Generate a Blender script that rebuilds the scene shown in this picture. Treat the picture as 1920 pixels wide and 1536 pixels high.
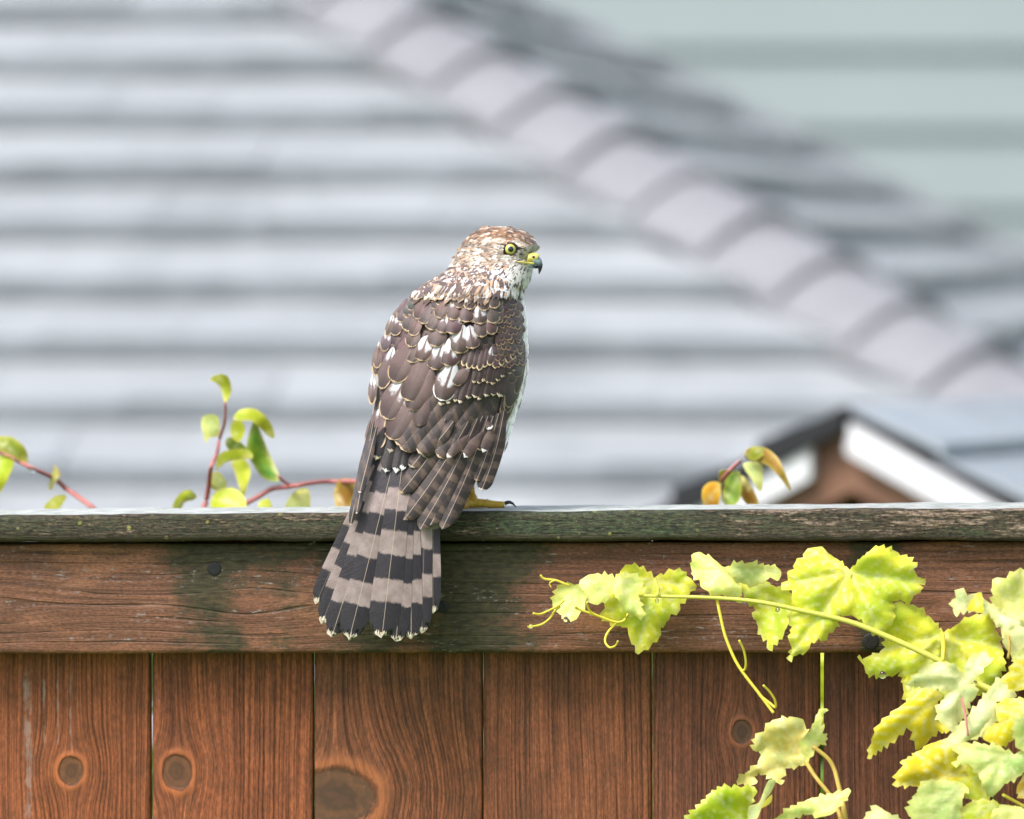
import bpy, bmesh, math, random
import numpy as np
from mathutils import Vector, Matrix, noise as mn
from mathutils.geometry import delaunay_2d_cdt

for o in list(bpy.data.objects):
    bpy.data.objects.remove(o)
sc = bpy.context.scene
COL = sc.collection
rad = math.radians

# ------------------------------------------------------------------ camera, light, exposure
CAM = Vector((0, 0, 2.06)); PITCH = rad(1.385); LENS = 250.0; FOCUS = 6.0
cd = bpy.data.cameras.new('camera'); cam = bpy.data.objects.new('camera', cd); COL.objects.link(cam)
cam.location = CAM; cam.rotation_euler = (rad(90) - PITCH, 0, 0)
cd.lens = LENS; cd.sensor_width = 36; cd.clip_start = 0.1; cd.clip_end = 500
cd.dof.use_dof = True; cd.dof.focus_distance = FOCUS - 0.035; cd.dof.aperture_fstop = 5.8
sc.camera = cam
w = bpy.data.worlds.new('World'); sc.world = w; w.use_nodes = True
nt = w.node_tree; nt.nodes.clear()
sky = nt.nodes.new('ShaderNodeTexSky'); sky.sky_type = 'NISHITA'; sky.sun_disc = False
SUN_EL, SUN_ROT = rad(52), math.atan2(-0.62, -0.60)
sky.sun_elevation = SUN_EL; sky.sun_rotation = SUN_ROT; sky.air_density = 0.6; sky.dust_density = 3.0; sky.ozone_density = 0.6
bg = nt.nodes.new('ShaderNodeBackground'); bg.inputs[1].default_value = 0.15
wo = nt.nodes.new('ShaderNodeOutputWorld')
hs_ = nt.nodes.new('ShaderNodeHueSaturation'); hs_.inputs['Saturation'].default_value = 0.55
nt.links.new(sky.outputs[0], hs_.inputs['Color']); nt.links.new(hs_.outputs[0], bg.inputs[0]); nt.links.new(bg.outputs[0], wo.inputs[0])
sl = bpy.data.lights.new('sun', 'SUN'); sl.energy = 1.5; sl.angle = rad(25); sl.color = (1.0, 0.97, 0.93)
so = bpy.data.objects.new('sun', sl); COL.objects.link(so)
sdir = Vector((math.sin(SUN_ROT) * math.cos(SUN_EL), math.cos(SUN_ROT) * math.cos(SUN_EL), math.sin(SUN_EL)))
so.rotation_euler = sdir.to_track_quat('Z', 'Y').to_euler(); so.location = (-3, -4, 8)
sc.view_settings.view_transform = 'Standard'; sc.view_settings.look = 'None'
sc.view_settings.exposure = 0.85; sc.view_settings.gamma = 1; sc.view_settings.use_curve_mapping = False
sc.cycles.use_denoising = True
sc.cycles.max_bounces = 6

# ------------------------------------------------------------------ survey: photograph pixels -> points of the place
K = 36.0 / LENS / 1920.0
cp, sp = math.cos(PITCH), math.sin(PITCH)
FWD = Vector((0, cp, -sp)); UPV = Vector((0, sp, cp))
def ray(px, py):
    return Vector(((px - 960) * K, 0, 0)) + UPV * (-(py - 768) * K) + FWD
PSI = rad(5)
FU = Vector((math.cos(PSI), -math.sin(PSI), 0)); FV = Vector((math.sin(PSI), math.cos(PSI), 0))
FO = CAM + FWD * FOCUS
def P(px, py, d=0.0):                       # point on the plane d metres behind the front face of the fence rail
    r = ray(px, py)
    return CAM + r * (((FO - CAM).dot(FV) + d) / r.dot(FV))
def Pd(px, py, D):                          # point at distance D along the view axis
    return CAM + ray(px, py) * D
FROOT = Vector((FO.x, FO.y, 0))
def FL(px, py, d=0.0):                      # the same point in the fence's own frame
    q = P(px, py, d) - FROOT
    return Vector((q.dot(FU), q.dot(FV), q.z))

# ------------------------------------------------------------------ mesh and naming helpers
def empty(name, loc, label, cat, rz=0, group=None):
    o = bpy.data.objects.new(name, None); COL.objects.link(o); o.location = loc; o.rotation_euler = (0, 0, rz)
    o.empty_display_size = 0.05
    o['label'] = label; o['category'] = cat
    if group: o['group'] = group
    return o
def mk(name, V, F, mat, parent=None, attrs=None, smooth=True, loc=None, kind=None):
    me = bpy.data.meshes.new(name)
    me.from_pydata([tuple(v) for v in V], [], [tuple(f) for f in F])
    if smooth: me.polygons.foreach_set('use_smooth', [True] * len(me.polygons))
    if attrs:
        for k, (typ, arr) in attrs.items():
            a = me.attributes.new(k, typ, 'POINT')
            arr = np.asarray(arr, dtype=np.float32)
            if typ == 'FLOAT': a.data.foreach_set('value', arr.ravel())
            elif typ == 'FLOAT_VECTOR': a.data.foreach_set('vector', arr.ravel())
            else:
                c = np.ones((len(V), 4), np.float32); c[:, :3] = arr; a.data.foreach_set('color', c.ravel())
    me.update()
    if mat: me.materials.append(mat)
    o = bpy.data.objects.new(name, me); COL.objects.link(o)
    if loc is not None: o.location = loc
    if parent: o.parent = parent
    if kind: o['kind'] = kind
    return o
def catmull(pts, n=6, closed=False):
    pts = [np.array(p, float) for p in pts]; out = []; N = len(pts)
    rng = range(N) if closed else range(N - 1)
    for i in rng:
        if closed: a, b, c, d = pts[i - 1], pts[i], pts[(i + 1) % N], pts[(i + 2) % N]
        else: a, b, c, d = pts[max(i - 1, 0)], pts[i], pts[i + 1], pts[min(i + 2, N - 1)]
        for k in range(n):
            t = k / n
            out.append(0.5 * ((2 * b) + (-a + c) * t + (2 * a - 5 * b + 4 * c - d) * t * t + (-a + 3 * b - 3 * c + d) * t ** 3))
    if not closed: out.append(pts[-1])
    return out
def tube(pts, radii, ns=8, sm=5, caps=True):
    """pts world points, radii per control point -> verts, faces (smooth centre line)"""
    P4 = catmull([tuple(p) + (r,) for p, r in zip(pts, radii)], sm)
    C = [Vector(p[:3]) for p in P4]; R = [max(p[3], 1e-5) for p in P4]
    V, F = [], []; ref = Vector((0.13, 0.2, 1)).normalized()
    for i, c in enumerate(C):
        t = (C[min(i + 1, len(C) - 1)] - C[max(i - 1, 0)])
        if t.length < 1e-9: t = Vector((0, 0, 1))
        t.normalize()
        if abs(t.dot(ref)) > 0.95: rr = Vector((1, 0.1, 0))
        else: rr = ref
        a = t.cross(rr).normalized(); b = t.cross(a)
        for k in range(ns):
            an = 2 * math.pi * k / ns
            V.append(c + (a * math.cos(an) + b * math.sin(an)) * R[i])
    for i in range(len(C) - 1):
        for k in range(ns):
            k2 = (k + 1) % ns
            F.append((i * ns + k, i * ns + k2, (i + 1) * ns + k2, (i + 1) * ns + k))
    if caps:
        V.append(C[0]); V.append(C[-1]); a, b = len(V) - 2, len(V) - 1; e = (len(C) - 1) * ns
        for k in range(ns):
            F.append((a, (k + 1) % ns, k)); F.append((b, e + k, e + (k + 1) % ns))
    return V, F
class Join:
    def __init__(s): s.V = []; s.F = []; s.A = {}
    def add(s, V, F, attrs=None):
        n = len(s.V); s.V += [tuple(v) for v in V]; s.F += [tuple(i + n for i in f) for f in F]
        if attrs:
            for k, (t, a) in attrs.items(): s.A.setdefault(k, (t, []))[1].append(np.asarray(a, np.float32))
    def build(s, name, mat, parent=None, **kw):
        at = {k: (t, np.concatenate(a)) for k, (t, a) in s.A.items()} or None
        return mk(name, s.V, s.F, mat, parent, at, **kw)
def box8(c):
    """8 corners: bottom 4 (ccw), top 4"""
    return c, [(3, 2, 1, 0), (4, 5, 6, 7), (0, 1, 5, 4), (1, 2, 6, 5), (2, 3, 7, 6), (3, 0, 4, 7)]

# ------------------------------------------------------------------ node expressions
class N:
    tree = None
    def __init__(s, sock): s.s = sock
    @staticmethod
    def put(inp, v):
        if isinstance(v, N): N.tree.links.new(v.s, inp)
        elif isinstance(v, (tuple, list)):
            inp.default_value = tuple(v) + ((1.0,) if len(v) == 3 and len(inp.default_value) == 4 else ())
        else: inp.default_value = v
    @staticmethod
    def m(op, *a, clamp=False):
        n = N.tree.nodes.new('ShaderNodeMath'); n.operation = op; n.use_clamp = clamp
        for i, v in enumerate(a): N.put(n.inputs[i], v)
        return N(n.outputs[0])
    def __add__(s, o): return N.m('ADD', s, o)
    __radd__ = __add__
    def __sub__(s, o): return N.m('SUBTRACT', s, o)
    def __rsub__(s, o): return N.m('SUBTRACT', o, s)
    def __mul__(s, o): return N.m('MULTIPLY', s, o)
    __rmul__ = __mul__
    def __truediv__(s, o): return N.m('DIVIDE', s, o)
    def __pow__(s, o): return N.m('POWER', s, o)
def mx(a, b): return N.m('MAXIMUM', a, b)
def mi(a, b): return N.m('MINIMUM', a, b)
def ab(a): return N.m('ABSOLUTE', a)
def sn(a): return N.m('SINE', a)
def ex(a): return N.m('EXPONENT', a)
def fr(a): return N.m('FRACT', a)
def fl(a): return N.m('FLOOR', a)
def sq(a): return N.m('SQRT', a)
def ss(lo, hi, x):
    n = N.tree.nodes.new('ShaderNodeMapRange'); n.interpolation_type = 'SMOOTHSTEP'
    N.put(n.inputs[0], x); n.inputs[1].default_value = lo; n.inputs[2].default_value = hi
    return N(n.outputs[0])
def xyz(x, y, z):
    n = N.tree.nodes.new('ShaderNodeCombineXYZ')
    for i, v in enumerate((x, y, z)): N.put(n.inputs[i], v)
    return N(n.outputs[0])
def sep(v):
    n = N.tree.nodes.new('ShaderNodeSeparateXYZ'); N.put(n.inputs[0], v)
    return N(n.outputs[0]), N(n.outputs[1]), N(n.outputs[2])
def objc(name='Object'):
    n = N.tree.nodes.new('ShaderNodeTexCoord'); return N(n.outputs[name])
def noi(v, sc_=1.0, det=3, rough=0.55, dist=0.0):
    n = N.tree.nodes.new('ShaderNodeTexNoise'); N.put(n.inputs['Vector'], v)
    n.inputs['Scale'].default_value = sc_; n.inputs['Detail'].default_value = det
    n.inputs['Roughness'].default_value = rough; n.inputs['Distortion'].default_value = dist
    return N(n.outputs[0])
def vor(v, sc_=1.0):
    n = N.tree.nodes.new('ShaderNodeTexVoronoi'); N.put(n.inputs['Vector'], v); n.inputs['Scale'].default_value = sc_
    return N(n.outputs['Distance'])
def mc(f, a, b):
    n = N.tree.nodes.new('ShaderNodeMix'); n.data_type = 'RGBA'; N.put(n.inputs[0], f); N.put(n.inputs[6], a); N.put(n.inputs[7], b)
    return N(n.outputs[2])
def mulc(c, f):
    n = N.tree.nodes.new('ShaderNodeVectorMath'); n.operation = 'SCALE'; N.put(n.inputs[0], c); N.put(n.inputs[3], f)
    return N(n.outputs[0])
def attr(name, out='Fac'):
    n = N.tree.nodes.new('ShaderNodeAttribute'); n.attribute_name = name; return N(n.outputs[out])
def orand():
    n = N.tree.nodes.new('ShaderNodeObjectInfo'); return N(n.outputs['Random'])
def material(name, fn):
    m = bpy.data.materials.new(name); m.use_nodes = True; t = m.node_tree; t.nodes.clear(); N.tree = t
    out = t.nodes.new('ShaderNodeOutputMaterial'); b = t.nodes.new('ShaderNodeBsdfPrincipled')
    t.links.new(b.outputs[0], out.inputs[0])
    r = fn()
    N.put(b.inputs['Base Color'], r['c']); N.put(b.inputs['Roughness'], r.get('r', 0.6))
    for k, i in (('spec', 'Specular IOR Level'), ('coat', 'Coat Weight'), ('metal', 'Metallic'), ('trans', 'Transmission Weight'), ('sheen', 'Sheen Weight')):
        if k in r: N.put(b.inputs[i], r[k])
    if 'h' in r:
        bm = t.nodes.new('ShaderNodeBump'); bm.inputs['Distance'].default_value = r.get('hd', 0.001); bm.inputs['Strength'].default_value = r.get('hs', 0.8)
        N.put(bm.inputs['Height'], r['h']); t.links.new(bm.outputs[0], b.inputs['Normal'])
    if 'tl' in r:
        tr = t.nodes.new('ShaderNodeBsdfTranslucent'); N.put(tr.inputs[0], r.get('tc', r['c']))
        ms = t.nodes.new('ShaderNodeMixShader'); N.put(ms.inputs[0], r['tl'])
        t.links.new(b.outputs[0], ms.inputs[1]); t.links.new(tr.outputs[0], ms.inputs[2]); t.links.new(ms.outputs[0], out.inputs[0])
    return m

# ------------------------------------------------------------------ wood
def px2x(px): return FL(px, 1100, 0).x
def px2z(py): return FL(960, py, 0).z
def wood_vertical(name, knots, tone, seed, wet=0.0, scar=None):
    def fn():
        x, y, z = sep(objc())
        xs = x
        inside = None; ringd = None
        for (kx, kz, rx, rz) in knots:
            dx = (x - kx) / rx; dz = (z - kz) / rz; dx = dx + (noi(objc(), 30, 2) - .5) * .45; dz = dz + (noi(objc(), 28, 2) - .5) * .45; d2 = dx * dx + dz * dz; d = sq(d2)
            E = ex(d2 * -0.22)
            xs = xs - (x - kx) * E * 0.85
            ins = 1 - ss(0.86, 1.02, d + (noi(objc(), 160, 2) - 0.5) * 0.25)
            rg = ex(N.m('MULTIPLY', (d - 1.15) * (d - 1.15), -22.0))
            inside = ins if inside is None else mx(inside, ins)
            ringd = rg if ringd is None else mx(ringd, rg)
            last = d
        big = noi(xyz(x * 5 + seed, y * 5, z * 1.1), 1, 2)
        lab = xs + (big - 0.5) * 0.035 + (noi(xyz(x * 20 + seed, seed, z * 7), 1, 2) - 0.5) * 0.004
        f1 = noi(xyz(lab * 330, seed, z * 5), 1, 3, 0.6)
        f2 = noi(xyz(lab * 900, seed + 3, z * 22), 1, 3, 0.65)
        rg = sn(lab * 1450 + noi(xyz(lab * 90, 1.0, z * 3), 1, 2) * 9)
        lines = ss(0.1, 0.98, rg) * ss(0.3, 0.6, noi(xyz(x * 26 + seed, 2.0, z * 3.5), 1, 2))
        blot = noi(xyz(x * 14 + seed, 0.0, z * 6), 1, 4)
        c = mc(ss(0.28, 0.72, f1), tuple(v * 0.55 for v in tone), tuple(v * 1.5 for v in tone))
        lines = lines * ss(.35, .6, noi(xyz(lab * 500, seed + 8, z * 9), 1, 3, .7))
        c = mc(lines * 0.46, c, tuple(v * 0.30 for v in tone))
        pore = ss(.58, .72, noi(xyz(lab * 1500, seed, z * 60), 1, 3, .7))
        c = mc(pore * .55, c, tuple(v * .35 for v in tone))
        c = mc(ss(0.56, 0.76, f2) * 0.5, c, (tone[0] * 2.6, tone[1] * 3.0, tone[2] * 3.2))
        c = mc(ss(0.5, 0.75, blot) * 0.55, c, (tone[0] * 0.55, tone[1] * 0.62, tone[2] * 0.75))
        fle = ss(0.60, 0.74, noi(xyz(lab * 420 + seed, 4.0, z * 55), 1, 3, 0.7)) * ss(0.5, 0.66, noi(xyz(x * 22, seed, z * 12), 1, 2))
        c = mc(fle * 0.55, c, (0.36, 0.26, 0.23))
        spk = noi(xyz(x * 620, seed, z * 170), 1, 3, .75)
        c = mulc(c, (spk - .5) * 2.0 + .95)
        h = f1 * 0.5 - lines * 0.7 + f2 * 0.45 + spk * .25
        if inside is not None:
            c = mc(ringd * 0.55, c, (tone[0] * 2.3, tone[1] * 2.3, tone[2] * 2.0))
            kr = sn(last * 13 + noi(objc(), 120, 3) * 12)
            kc = mc(ss(-1, 1, kr) * 0.6, (tone[0] * 0.55, tone[1] * 0.8, tone[2] * 0.95), (tone[0] * 0.95, tone[1] * 1.2, tone[2] * 1.3))
            kc = mc(ss(.95, .25, last + (noi(objc(), 200, 3) - .5) * .4) * .6, kc, (tone[0] * .25, tone[1] * .42, tone[2] * .62))
            c = mc(inside, c, kc)
            crk = ss(.84, .93, last + (noi(objc(), 110, 3) - .5) * .3) * (1 - ss(.97, 1.06, last + (noi(objc(), 110, 3) - .5) * .3))
            c = mc(crk * .45, c, (tone[0] * .2, tone[1] * .22, tone[2] * .25))
            h = h * (1 - inside) + inside * 0.15 + ringd * 0.5
        if scar:
            for (sx, z0, z1, wd, am) in scar:
                sd = ab(x - sx + (noi(xyz(sx * 90, 3.0, z * 13), 1, 4) - 0.5) * 0.010)
                e = (1 - ss(wd * 0.3, wd, sd + (noi(xyz(x * 200, 1.0, z * 200), 1, 2) - 0.5) * wd)) * ss(z0, z0 + 0.012, z) * (1 - ss(z1 - 0.02, z1, z))
                c = mc(e * am * ss(.35, .6, noi(xyz(x * 120, 1.0, z * 70), 1, 3)), c, (0.36, 0.25, 0.20)); h = h - e * 0.6
        # dark blotches scattered over the whole board
        c = mc(ss(0.45, 0.65, noi(xyz(x * 60, seed, z * 40), 1, 3)) * 0.25, c, (0.028, 0.022, 0.012))
        return dict(c=c, r=0.62, h=h, hd=0.0011, hs=0.9, spec=0.35)
    return material(name, fn)
BOLTS = [(402, 1067), (831, 1138), (1633, 1203)]
def wood_rail():
    x, y, z = sep(objc())
    zw = z + (noi(xyz(x * 3.0, 0.0, z * 6), 1, 3) - 0.5) * 0.012
    for (bx, by) in [(px2x(-10), px2z(1140)), (px2x(470), px2z(1128))]:
        dx = (x - bx) / 0.035; dz = (z - by) / 0.014; d2 = dx * dx + dz * dz
        zw = zw - (z - by) * ex(d2 * -0.5) * 0.8
    f1 = noi(xyz(x * 6, 1.0, zw * 260), 1, 3, 0.6)
    f2 = noi(xyz(x * 60, 2.0, zw * 900), 1, 3, 0.7)
    blot = noi(xyz(x * 9, 5.0, z * 26), 1, 5, 0.65)
    base = mc(ss(0.3, 0.7, f1), (0.125, 0.056, 0.032), (0.26, 0.112, 0.062))
    base = mc(ss(0.52, 0.66, blot) * 0.8, base, (0.37, 0.160, 0.085))
    lines = ss(0.70, 1.0, sn(zw * 560 + noi(xyz(x * 2, 3.0, zw * 45), 1, 3) * 16)) * ss(.42, .62, noi(xyz(x * 9, 4.0, zw * 130), 1, 3))
    base = mc(lines * 0.55, base, (0.03, 0.02, 0.012))
    base = mc(ss(0.56, 0.72, noi(xyz(x * 110, 6.0, z * 420), 1, 4, 0.75)) * 0.65, base, (0.03, 0.024, 0.015))
    # algae stains: below the cap, round the bolts, under the bird
    al = noi(xyz(x * 20, 7.0, z * 48), 1, 7, 0.8)
    m = None
    for (px, wd, am) in [(395, 0.05, 0.78), (540, 0.055, 0.60), (690, 0.07, 0.75), (880, 0.075, 0.92), (1000, 0.08, 0.36), (1640, 0.025, 0.9)]:
        g = ex(((x - px2x(px)) / wd) * ((x - px2x(px)) / wd) * -1.0) * am
        m = g if m is None else mx(m, g)
    spk = noi(xyz(x * 260, 2.0, z * 620), 1, 3, .75)
    base = mulc(base, (spk - .5) * 2.4 + .92)
    top = ss(px2z(1130), px2z(1025), z)
    am = ss(0.80, 1.02, m * 0.62 + al + top * 0.16)
    base = mc(am * 0.9, base, mc(ss(0.35, 0.65, noi(xyz(x * 120, 8.0, z * 300), 1, 3)), (0.024, 0.026, 0.013), (0.060, 0.058, 0.026)))
    fl_ = ss(0.55, 0.64, noi(xyz(x * 90, 9.0, z * 330), 1, 5, 0.75)) * ss(0.48, 0.60, noi(xyz(x * 11, 10.0, z * 42), 1, 4))
    warm = ss(.55, .72, noi(xyz(x * 14, 12.0, z * 70), 1, 5, .7))
    base = mc(warm * (1 - am) * .5, base, (.42, .22, .14))
    base = mc(fl_ * 0.85, base, (0.42, 0.36, 0.34))
    return dict(c=base, r=ss(0.2, 0.8, f2) * 0.2 + 0.5, h=f1 * 0.6 + f2 * 0.5 - lines * 0.8 - am * 0.1 + fl_ * 0.2, hd=0.0012, hs=0.9, spec=0.35)
def cbot(x): return FL(960, 1015, -.02).z
def wood_cap():
    x, y, z = sep(objc())
    f1 = noi(xyz(x * 9, y * 90, z * 330), 1, 4, 0.65)
    f2 = noi(xyz(x * 90, y * 500, z * 500), 1, 4, 0.75)
    reg = noi(xyz(x * 7, y * 8, z * 40), 1, 5, 0.6)
    c = mc(ss(0.35, 0.65, f1), (0.036, 0.031, 0.015), (0.092, 0.068, 0.038))
    c = mc(ss(0.5, 0.62, f2) * 0.8, c, (0.026, 0.042, 0.020))
    g = ss(px2x(880), px2x(1000), x) * (1 - ss(px2x(1250), px2x(1420), x))
    c = mc(mi(ss(0.45, 0.7, reg) * 0.5 + g * 0.55, 0.85), c, mc(ss(0.4, 0.62, f2), (0.022, 0.034, 0.014), (0.055, 0.085, 0.035)))
    bare = mx(ss(0.50, 0.58, noi(xyz(x * 15, y * 60, z * 150), 1, 7, 0.82) + (x * 0.12) - g * .12), ss(.60, .68, noi(xyz(x * 130, y * 90, z * 420), 1, 4, .7)))
    c = mc(bare * 0.80, c, mc(ss(0.35, 0.65, f2), (0.11, 0.075, 0.045), (0.36, 0.27, 0.20)))
    spk = noi(xyz(x * 190, y * 400, z * 480), 1, 3, .8)
    c = mulc(c, mx((spk - .5) * 5.5 + .98, .15))
    li = (1 - ss(0.10, 0.19, vor(xyz(x, y, z), 75))) * ss(0.5, 0.6, noi(objc(), 30, 2))
    c = mc(li * 0.8, c, (0.42, 0.40, 0.10))
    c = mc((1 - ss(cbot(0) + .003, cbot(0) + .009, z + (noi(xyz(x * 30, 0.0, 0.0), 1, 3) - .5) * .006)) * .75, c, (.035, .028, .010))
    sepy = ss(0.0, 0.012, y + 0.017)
    top_sheen = mc(ss(0.4, 0.6, noi(xyz(x * 60, y * 60, 0.0), 1, 3)), (0.5, 0.56, 0.52), (0.75, 0.78, 0.76))  # bright highlight along the cap's top, put into its colour
    c = mc(sepy * 0.85, c, top_sheen)
    return dict(c=c, r=0.55, h=f1 * 0.6 + f2 * 0.8 + bare * 0.4 + li * 0.6, hd=0.0016, hs=1.0, spec=0.4)
M_rail = material('weathered_rail_wood', wood_rail)
M_cap = material('mossy_cap_wood', wood_cap)

def rounded_section(y0, y1, z0, z1, r, seg=5):
    pts = []
    for (cy, cz, a0) in ((y1 - r, z1 - r, 0), (y0 + r, z1 - r, 90), (y0 + r, z0 + r, 180), (y1 - r, z0 + r, 270)):
        for k in range(seg + 1):
            a = rad(a0 + 90 * k / seg); pts.append((cy + r * math.cos(a), cz + r * math.sin(a)))
    return pts
def long_board(name, x0, x1, secfn, mat, parent, n=120, wob=0.0006, seed=0):
    V, F = [], []
    for i in range(n + 1):
        x = x0 + (x1 - x0) * i / n; s = secfn(x)
        for j, (y, z) in enumerate(s):
            q = mn.noise(Vector((x * 14, y * 30 + seed, z * 30))) * wob + mn.noise(Vector((x * 60, y * 50 + seed, z * 80))) * wob * 0.6
            V.append((x, y + q, z + q))
    m = len(s)
    for i in range(n):
        for j in range(m):
            a = i * m + j; b = i * m + (j + 1) % m; F.append((a, b, b + m, a + m))
    F.append(tuple(range(m))[::-1]); F.append(tuple(n * m + j for j in range(m)))
    return mk(name, V, F, mat, parent)

fence = empty('board_fence', FROOT, 'red brown wooden board fence with a mossy cap that the hawk sits on', 'fence', rz=-PSI)
zl = lambda px, py, d: FL(px, py, d)
cl, cr = zl(0, 966, -.02), zl(1920, 953, -.02); bl, br = zl(0, 1017, -.02), zl(1920, 1013, -.02)
def lerp_line(a, b, x): return a.z + (b.z - a.z) * (x - a.x) / (b.x - a.x)
def ctop(x): return lerp_line(cl, cr, max(-1.0, min(1.0, x)))
def cbot(x): return lerp_line(bl, br, max(-1.0, min(1.0, x)))
def cap_sec(x): return rounded_section(-.02, .12, cbot(x), ctop(x), .0045)
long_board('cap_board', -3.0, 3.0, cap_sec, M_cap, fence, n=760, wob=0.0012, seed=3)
rt_l, rt_r = zl(0, 1021, 0), zl(1920, 1016, 0); rb_l, rb_r = zl(0, 1226, 0), zl(1500, 1224, 0)
def rail_sec(x): return rounded_section(0, .038, lerp_line(rb_l, rb_r, x), lerp_line(rt_l, rt_r, x), .004)
long_board('rail_board', -3.0, 3.0, rail_sec, M_rail, fence, n=420, wob=0.0007)
long_board('rail_board', -3.0, 3.0, lambda x: rounded_section(0, .038, .25, .34, .004), M_rail, fence, n=20, wob=0.0007)
# upright boards
edges = [-345, -30, 283, 588, 905, 1222, 1541, 1862, 2180, 2500]
gapw = [1.5, 1.9, 2.1, 1.6, 1.3, 1.1, 3.3, 1.0, 1.0, 1.0]
tones = [(.13, .05, .03), (.20, .072, .034), (.185, .066, .032), (.150, .060, .031), (.165, .066, .036), (.125, .050, .030), (.105, .042, .028), (.13, .05, .03), (.13, .05, .03)]
def kn(px, py, rx, rz): q = FL(px, py, .038); return (q.x, q.z, rx * .45e-3, rz * .45e-3)
knots = {1: [kn(133, 1446, 25, 27)], 2: [kn(333, 1448, 29, 34)], 3: [kn(628, 1492, 78, 58)], 5: [kn(1392, 1372, 19, 24)]}
q = lambda px: FL(px, 1400, .038).x
zz = lambda py: FL(960, py, .038).z
scars = {1: [(q(52), zz(1560), zz(1250), .0045, .75), (q(82), zz(1410), zz(1245), .0016, .7), (q(108), zz(1410), zz(1250), .0014, .7), (q(134), zz(1420), zz(1250), .0016, .6)], }
NE = len(edges) - 1
for k_ in range(1, 11): edges = edges + [2500 + 318 * k_]; gapw.append(2.0); tones.append((.14, .055, .032))
extra = [(-345 - 315 * (k_ + 1), -345 - 315 * k_) for k_ in range(11)]
for i in range(len(edges) - 1):
    tones[i] = (tones[i][0] * 1.42, tones[i][1] * 1.20, tones[i][2] * .94)
    x0 = FL(edges[i], 1350, .038).x + gapw[i] * .5e-3; x1 = FL(edges[i + 1], 1350, .038).x - gapw[i + 1] * .5e-3
    m = wood_vertical('stained_board_wood', knots.get(i, []), tones[i], 3.7 * i + 1.3, scar=scars.get(i))
    secs = []
    V, F = [], []; nz = 60; drop_ = .0045 if i == 1 else .0
    seg = rounded_section(.038, .054, x0, x1, .0030, 3)      # (depth, along)
    rr = random.Random(i)
    for k in range(nz + 1):
        for (yy, xx) in seg:
            z = .04 + (cbot(xx) + .002 - drop_ - .04) * k / nz
            V.append((xx + mn.noise(Vector((xx * 3, z * 4, i))) * .0004, yy + mn.noise(Vector((xx * 8, z * 3, i * 2.2))) * .0008, z))
    mm = len(seg)
    for k in range(nz):
        for j in range(mm):
            a = k * mm + j; b = k * mm + (j + 1) % mm; F.append((a, a + mm, b + mm, b))
    F.append(tuple(range(mm))); F.append(tuple(nz * mm + j for j in range(mm))[::-1])
    mk('fence_board', V, F, m, fence)
for i_, (e0_, e1_) in enumerate(extra):
    x0 = FL(e0_, 1350, .038).x + .001; x1 = FL(e1_, 1350, .038).x - .001; V = []; seg = rounded_section(.038, .054, x0, x1, .003, 3); mm = len(seg)
    for k in range(13):
        for (yy, xx) in seg: V.append((xx, yy, .04 + (cbot(xx) + .002 - .04) * k / 12))
    F = [(k * mm + j, (k + 1) * mm + j, (k + 1) * mm + (j + 1) % mm, k * mm + (j + 1) % mm) for k in range(12) for j in range(mm)]
    mk('fence_board', V, F, bpy.data.materials['stained_board_wood'], fence)
M_screw = material('rusty_black_steel', lambda: dict(c=mc(noi(objc(), 300, 3), (.006, .006, .009), (.022, .018, .018)), r=.6, h=noi(objc(), 500, 2), hd=.0005))
M_recess = material('bare_grey_wood', lambda: dict(c=mc(noi(objc(), 300, 3), (.05, .045, .04), (.16, .13, .12)), r=.8))
for (bx, by), rpx in zip(BOLTS, (15, 12, 17)):
    c = FL(bx, by, 0); R = rpx * .45e-3; V, F = [], []
    prof = [(0, -.0004), (.5, -.0005), (.85, -.0004), (.96, .0002), (1.0, .0012), (1.02, .003)]
    ns = 20
    for (f, dy) in prof:
        for k in range(ns):
            a = 2 * math.pi * k / ns; V.append((c.x + max(f, .02) * R * math.cos(a), c.y + dy, c.z + max(f, .02) * R * math.sin(a)))
    for i in range(len(prof) - 1):
        for k in range(ns):
            k2 = (k + 1) % ns; F.append((i * ns + k, i * ns + k2, (i + 1) * ns + k2, (i + 1) * ns + k))
    F.append(tuple(range(ns))[::-1])
    mk('bolt_head', V, F, M_screw, fence)

# ------------------------------------------------------------------ ground
def lawn():
    x, y, z = sep(objc()); a = noi(objc(), 3, 5); b = noi(objc(), 60, 3)
    return dict(c=mc(a, mc(b, (.05, .10, .015), (.10, .20, .02)), mc(b, (.10, .22, .02), (.18, .34, .04))), r=.8, h=b, hd=.02)
M_lawn = material('lawn', lawn)
def gz(x, y):
    t = max(0, min(1, (y - 7) / 4.5)); return -1.8 * t * t * (3 - 2 * t)
V, F = [], []
xs = [-250, -120, -60, -30] + list(np.linspace(-15, 15, 25)) + [30, 60, 120, 250]; ys = [-60, -30, -12] + list(np.linspace(-6, 30, 40)) + [45, 80, 150, 350]
for y in ys:
    for x in xs: V.append((x, y, gz(x, y) + mn.noise(Vector((x * .3, y * .3, 0))) * .03))
n = len(xs)
for j in range(len(ys) - 1):
    for i in range(n - 1): F.append((j * n + i, j * n + i + 1, (j + 1) * n + i + 1, (j + 1) * n + i))
mk('ground', V, F, M_lawn, kind='structure')

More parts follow.
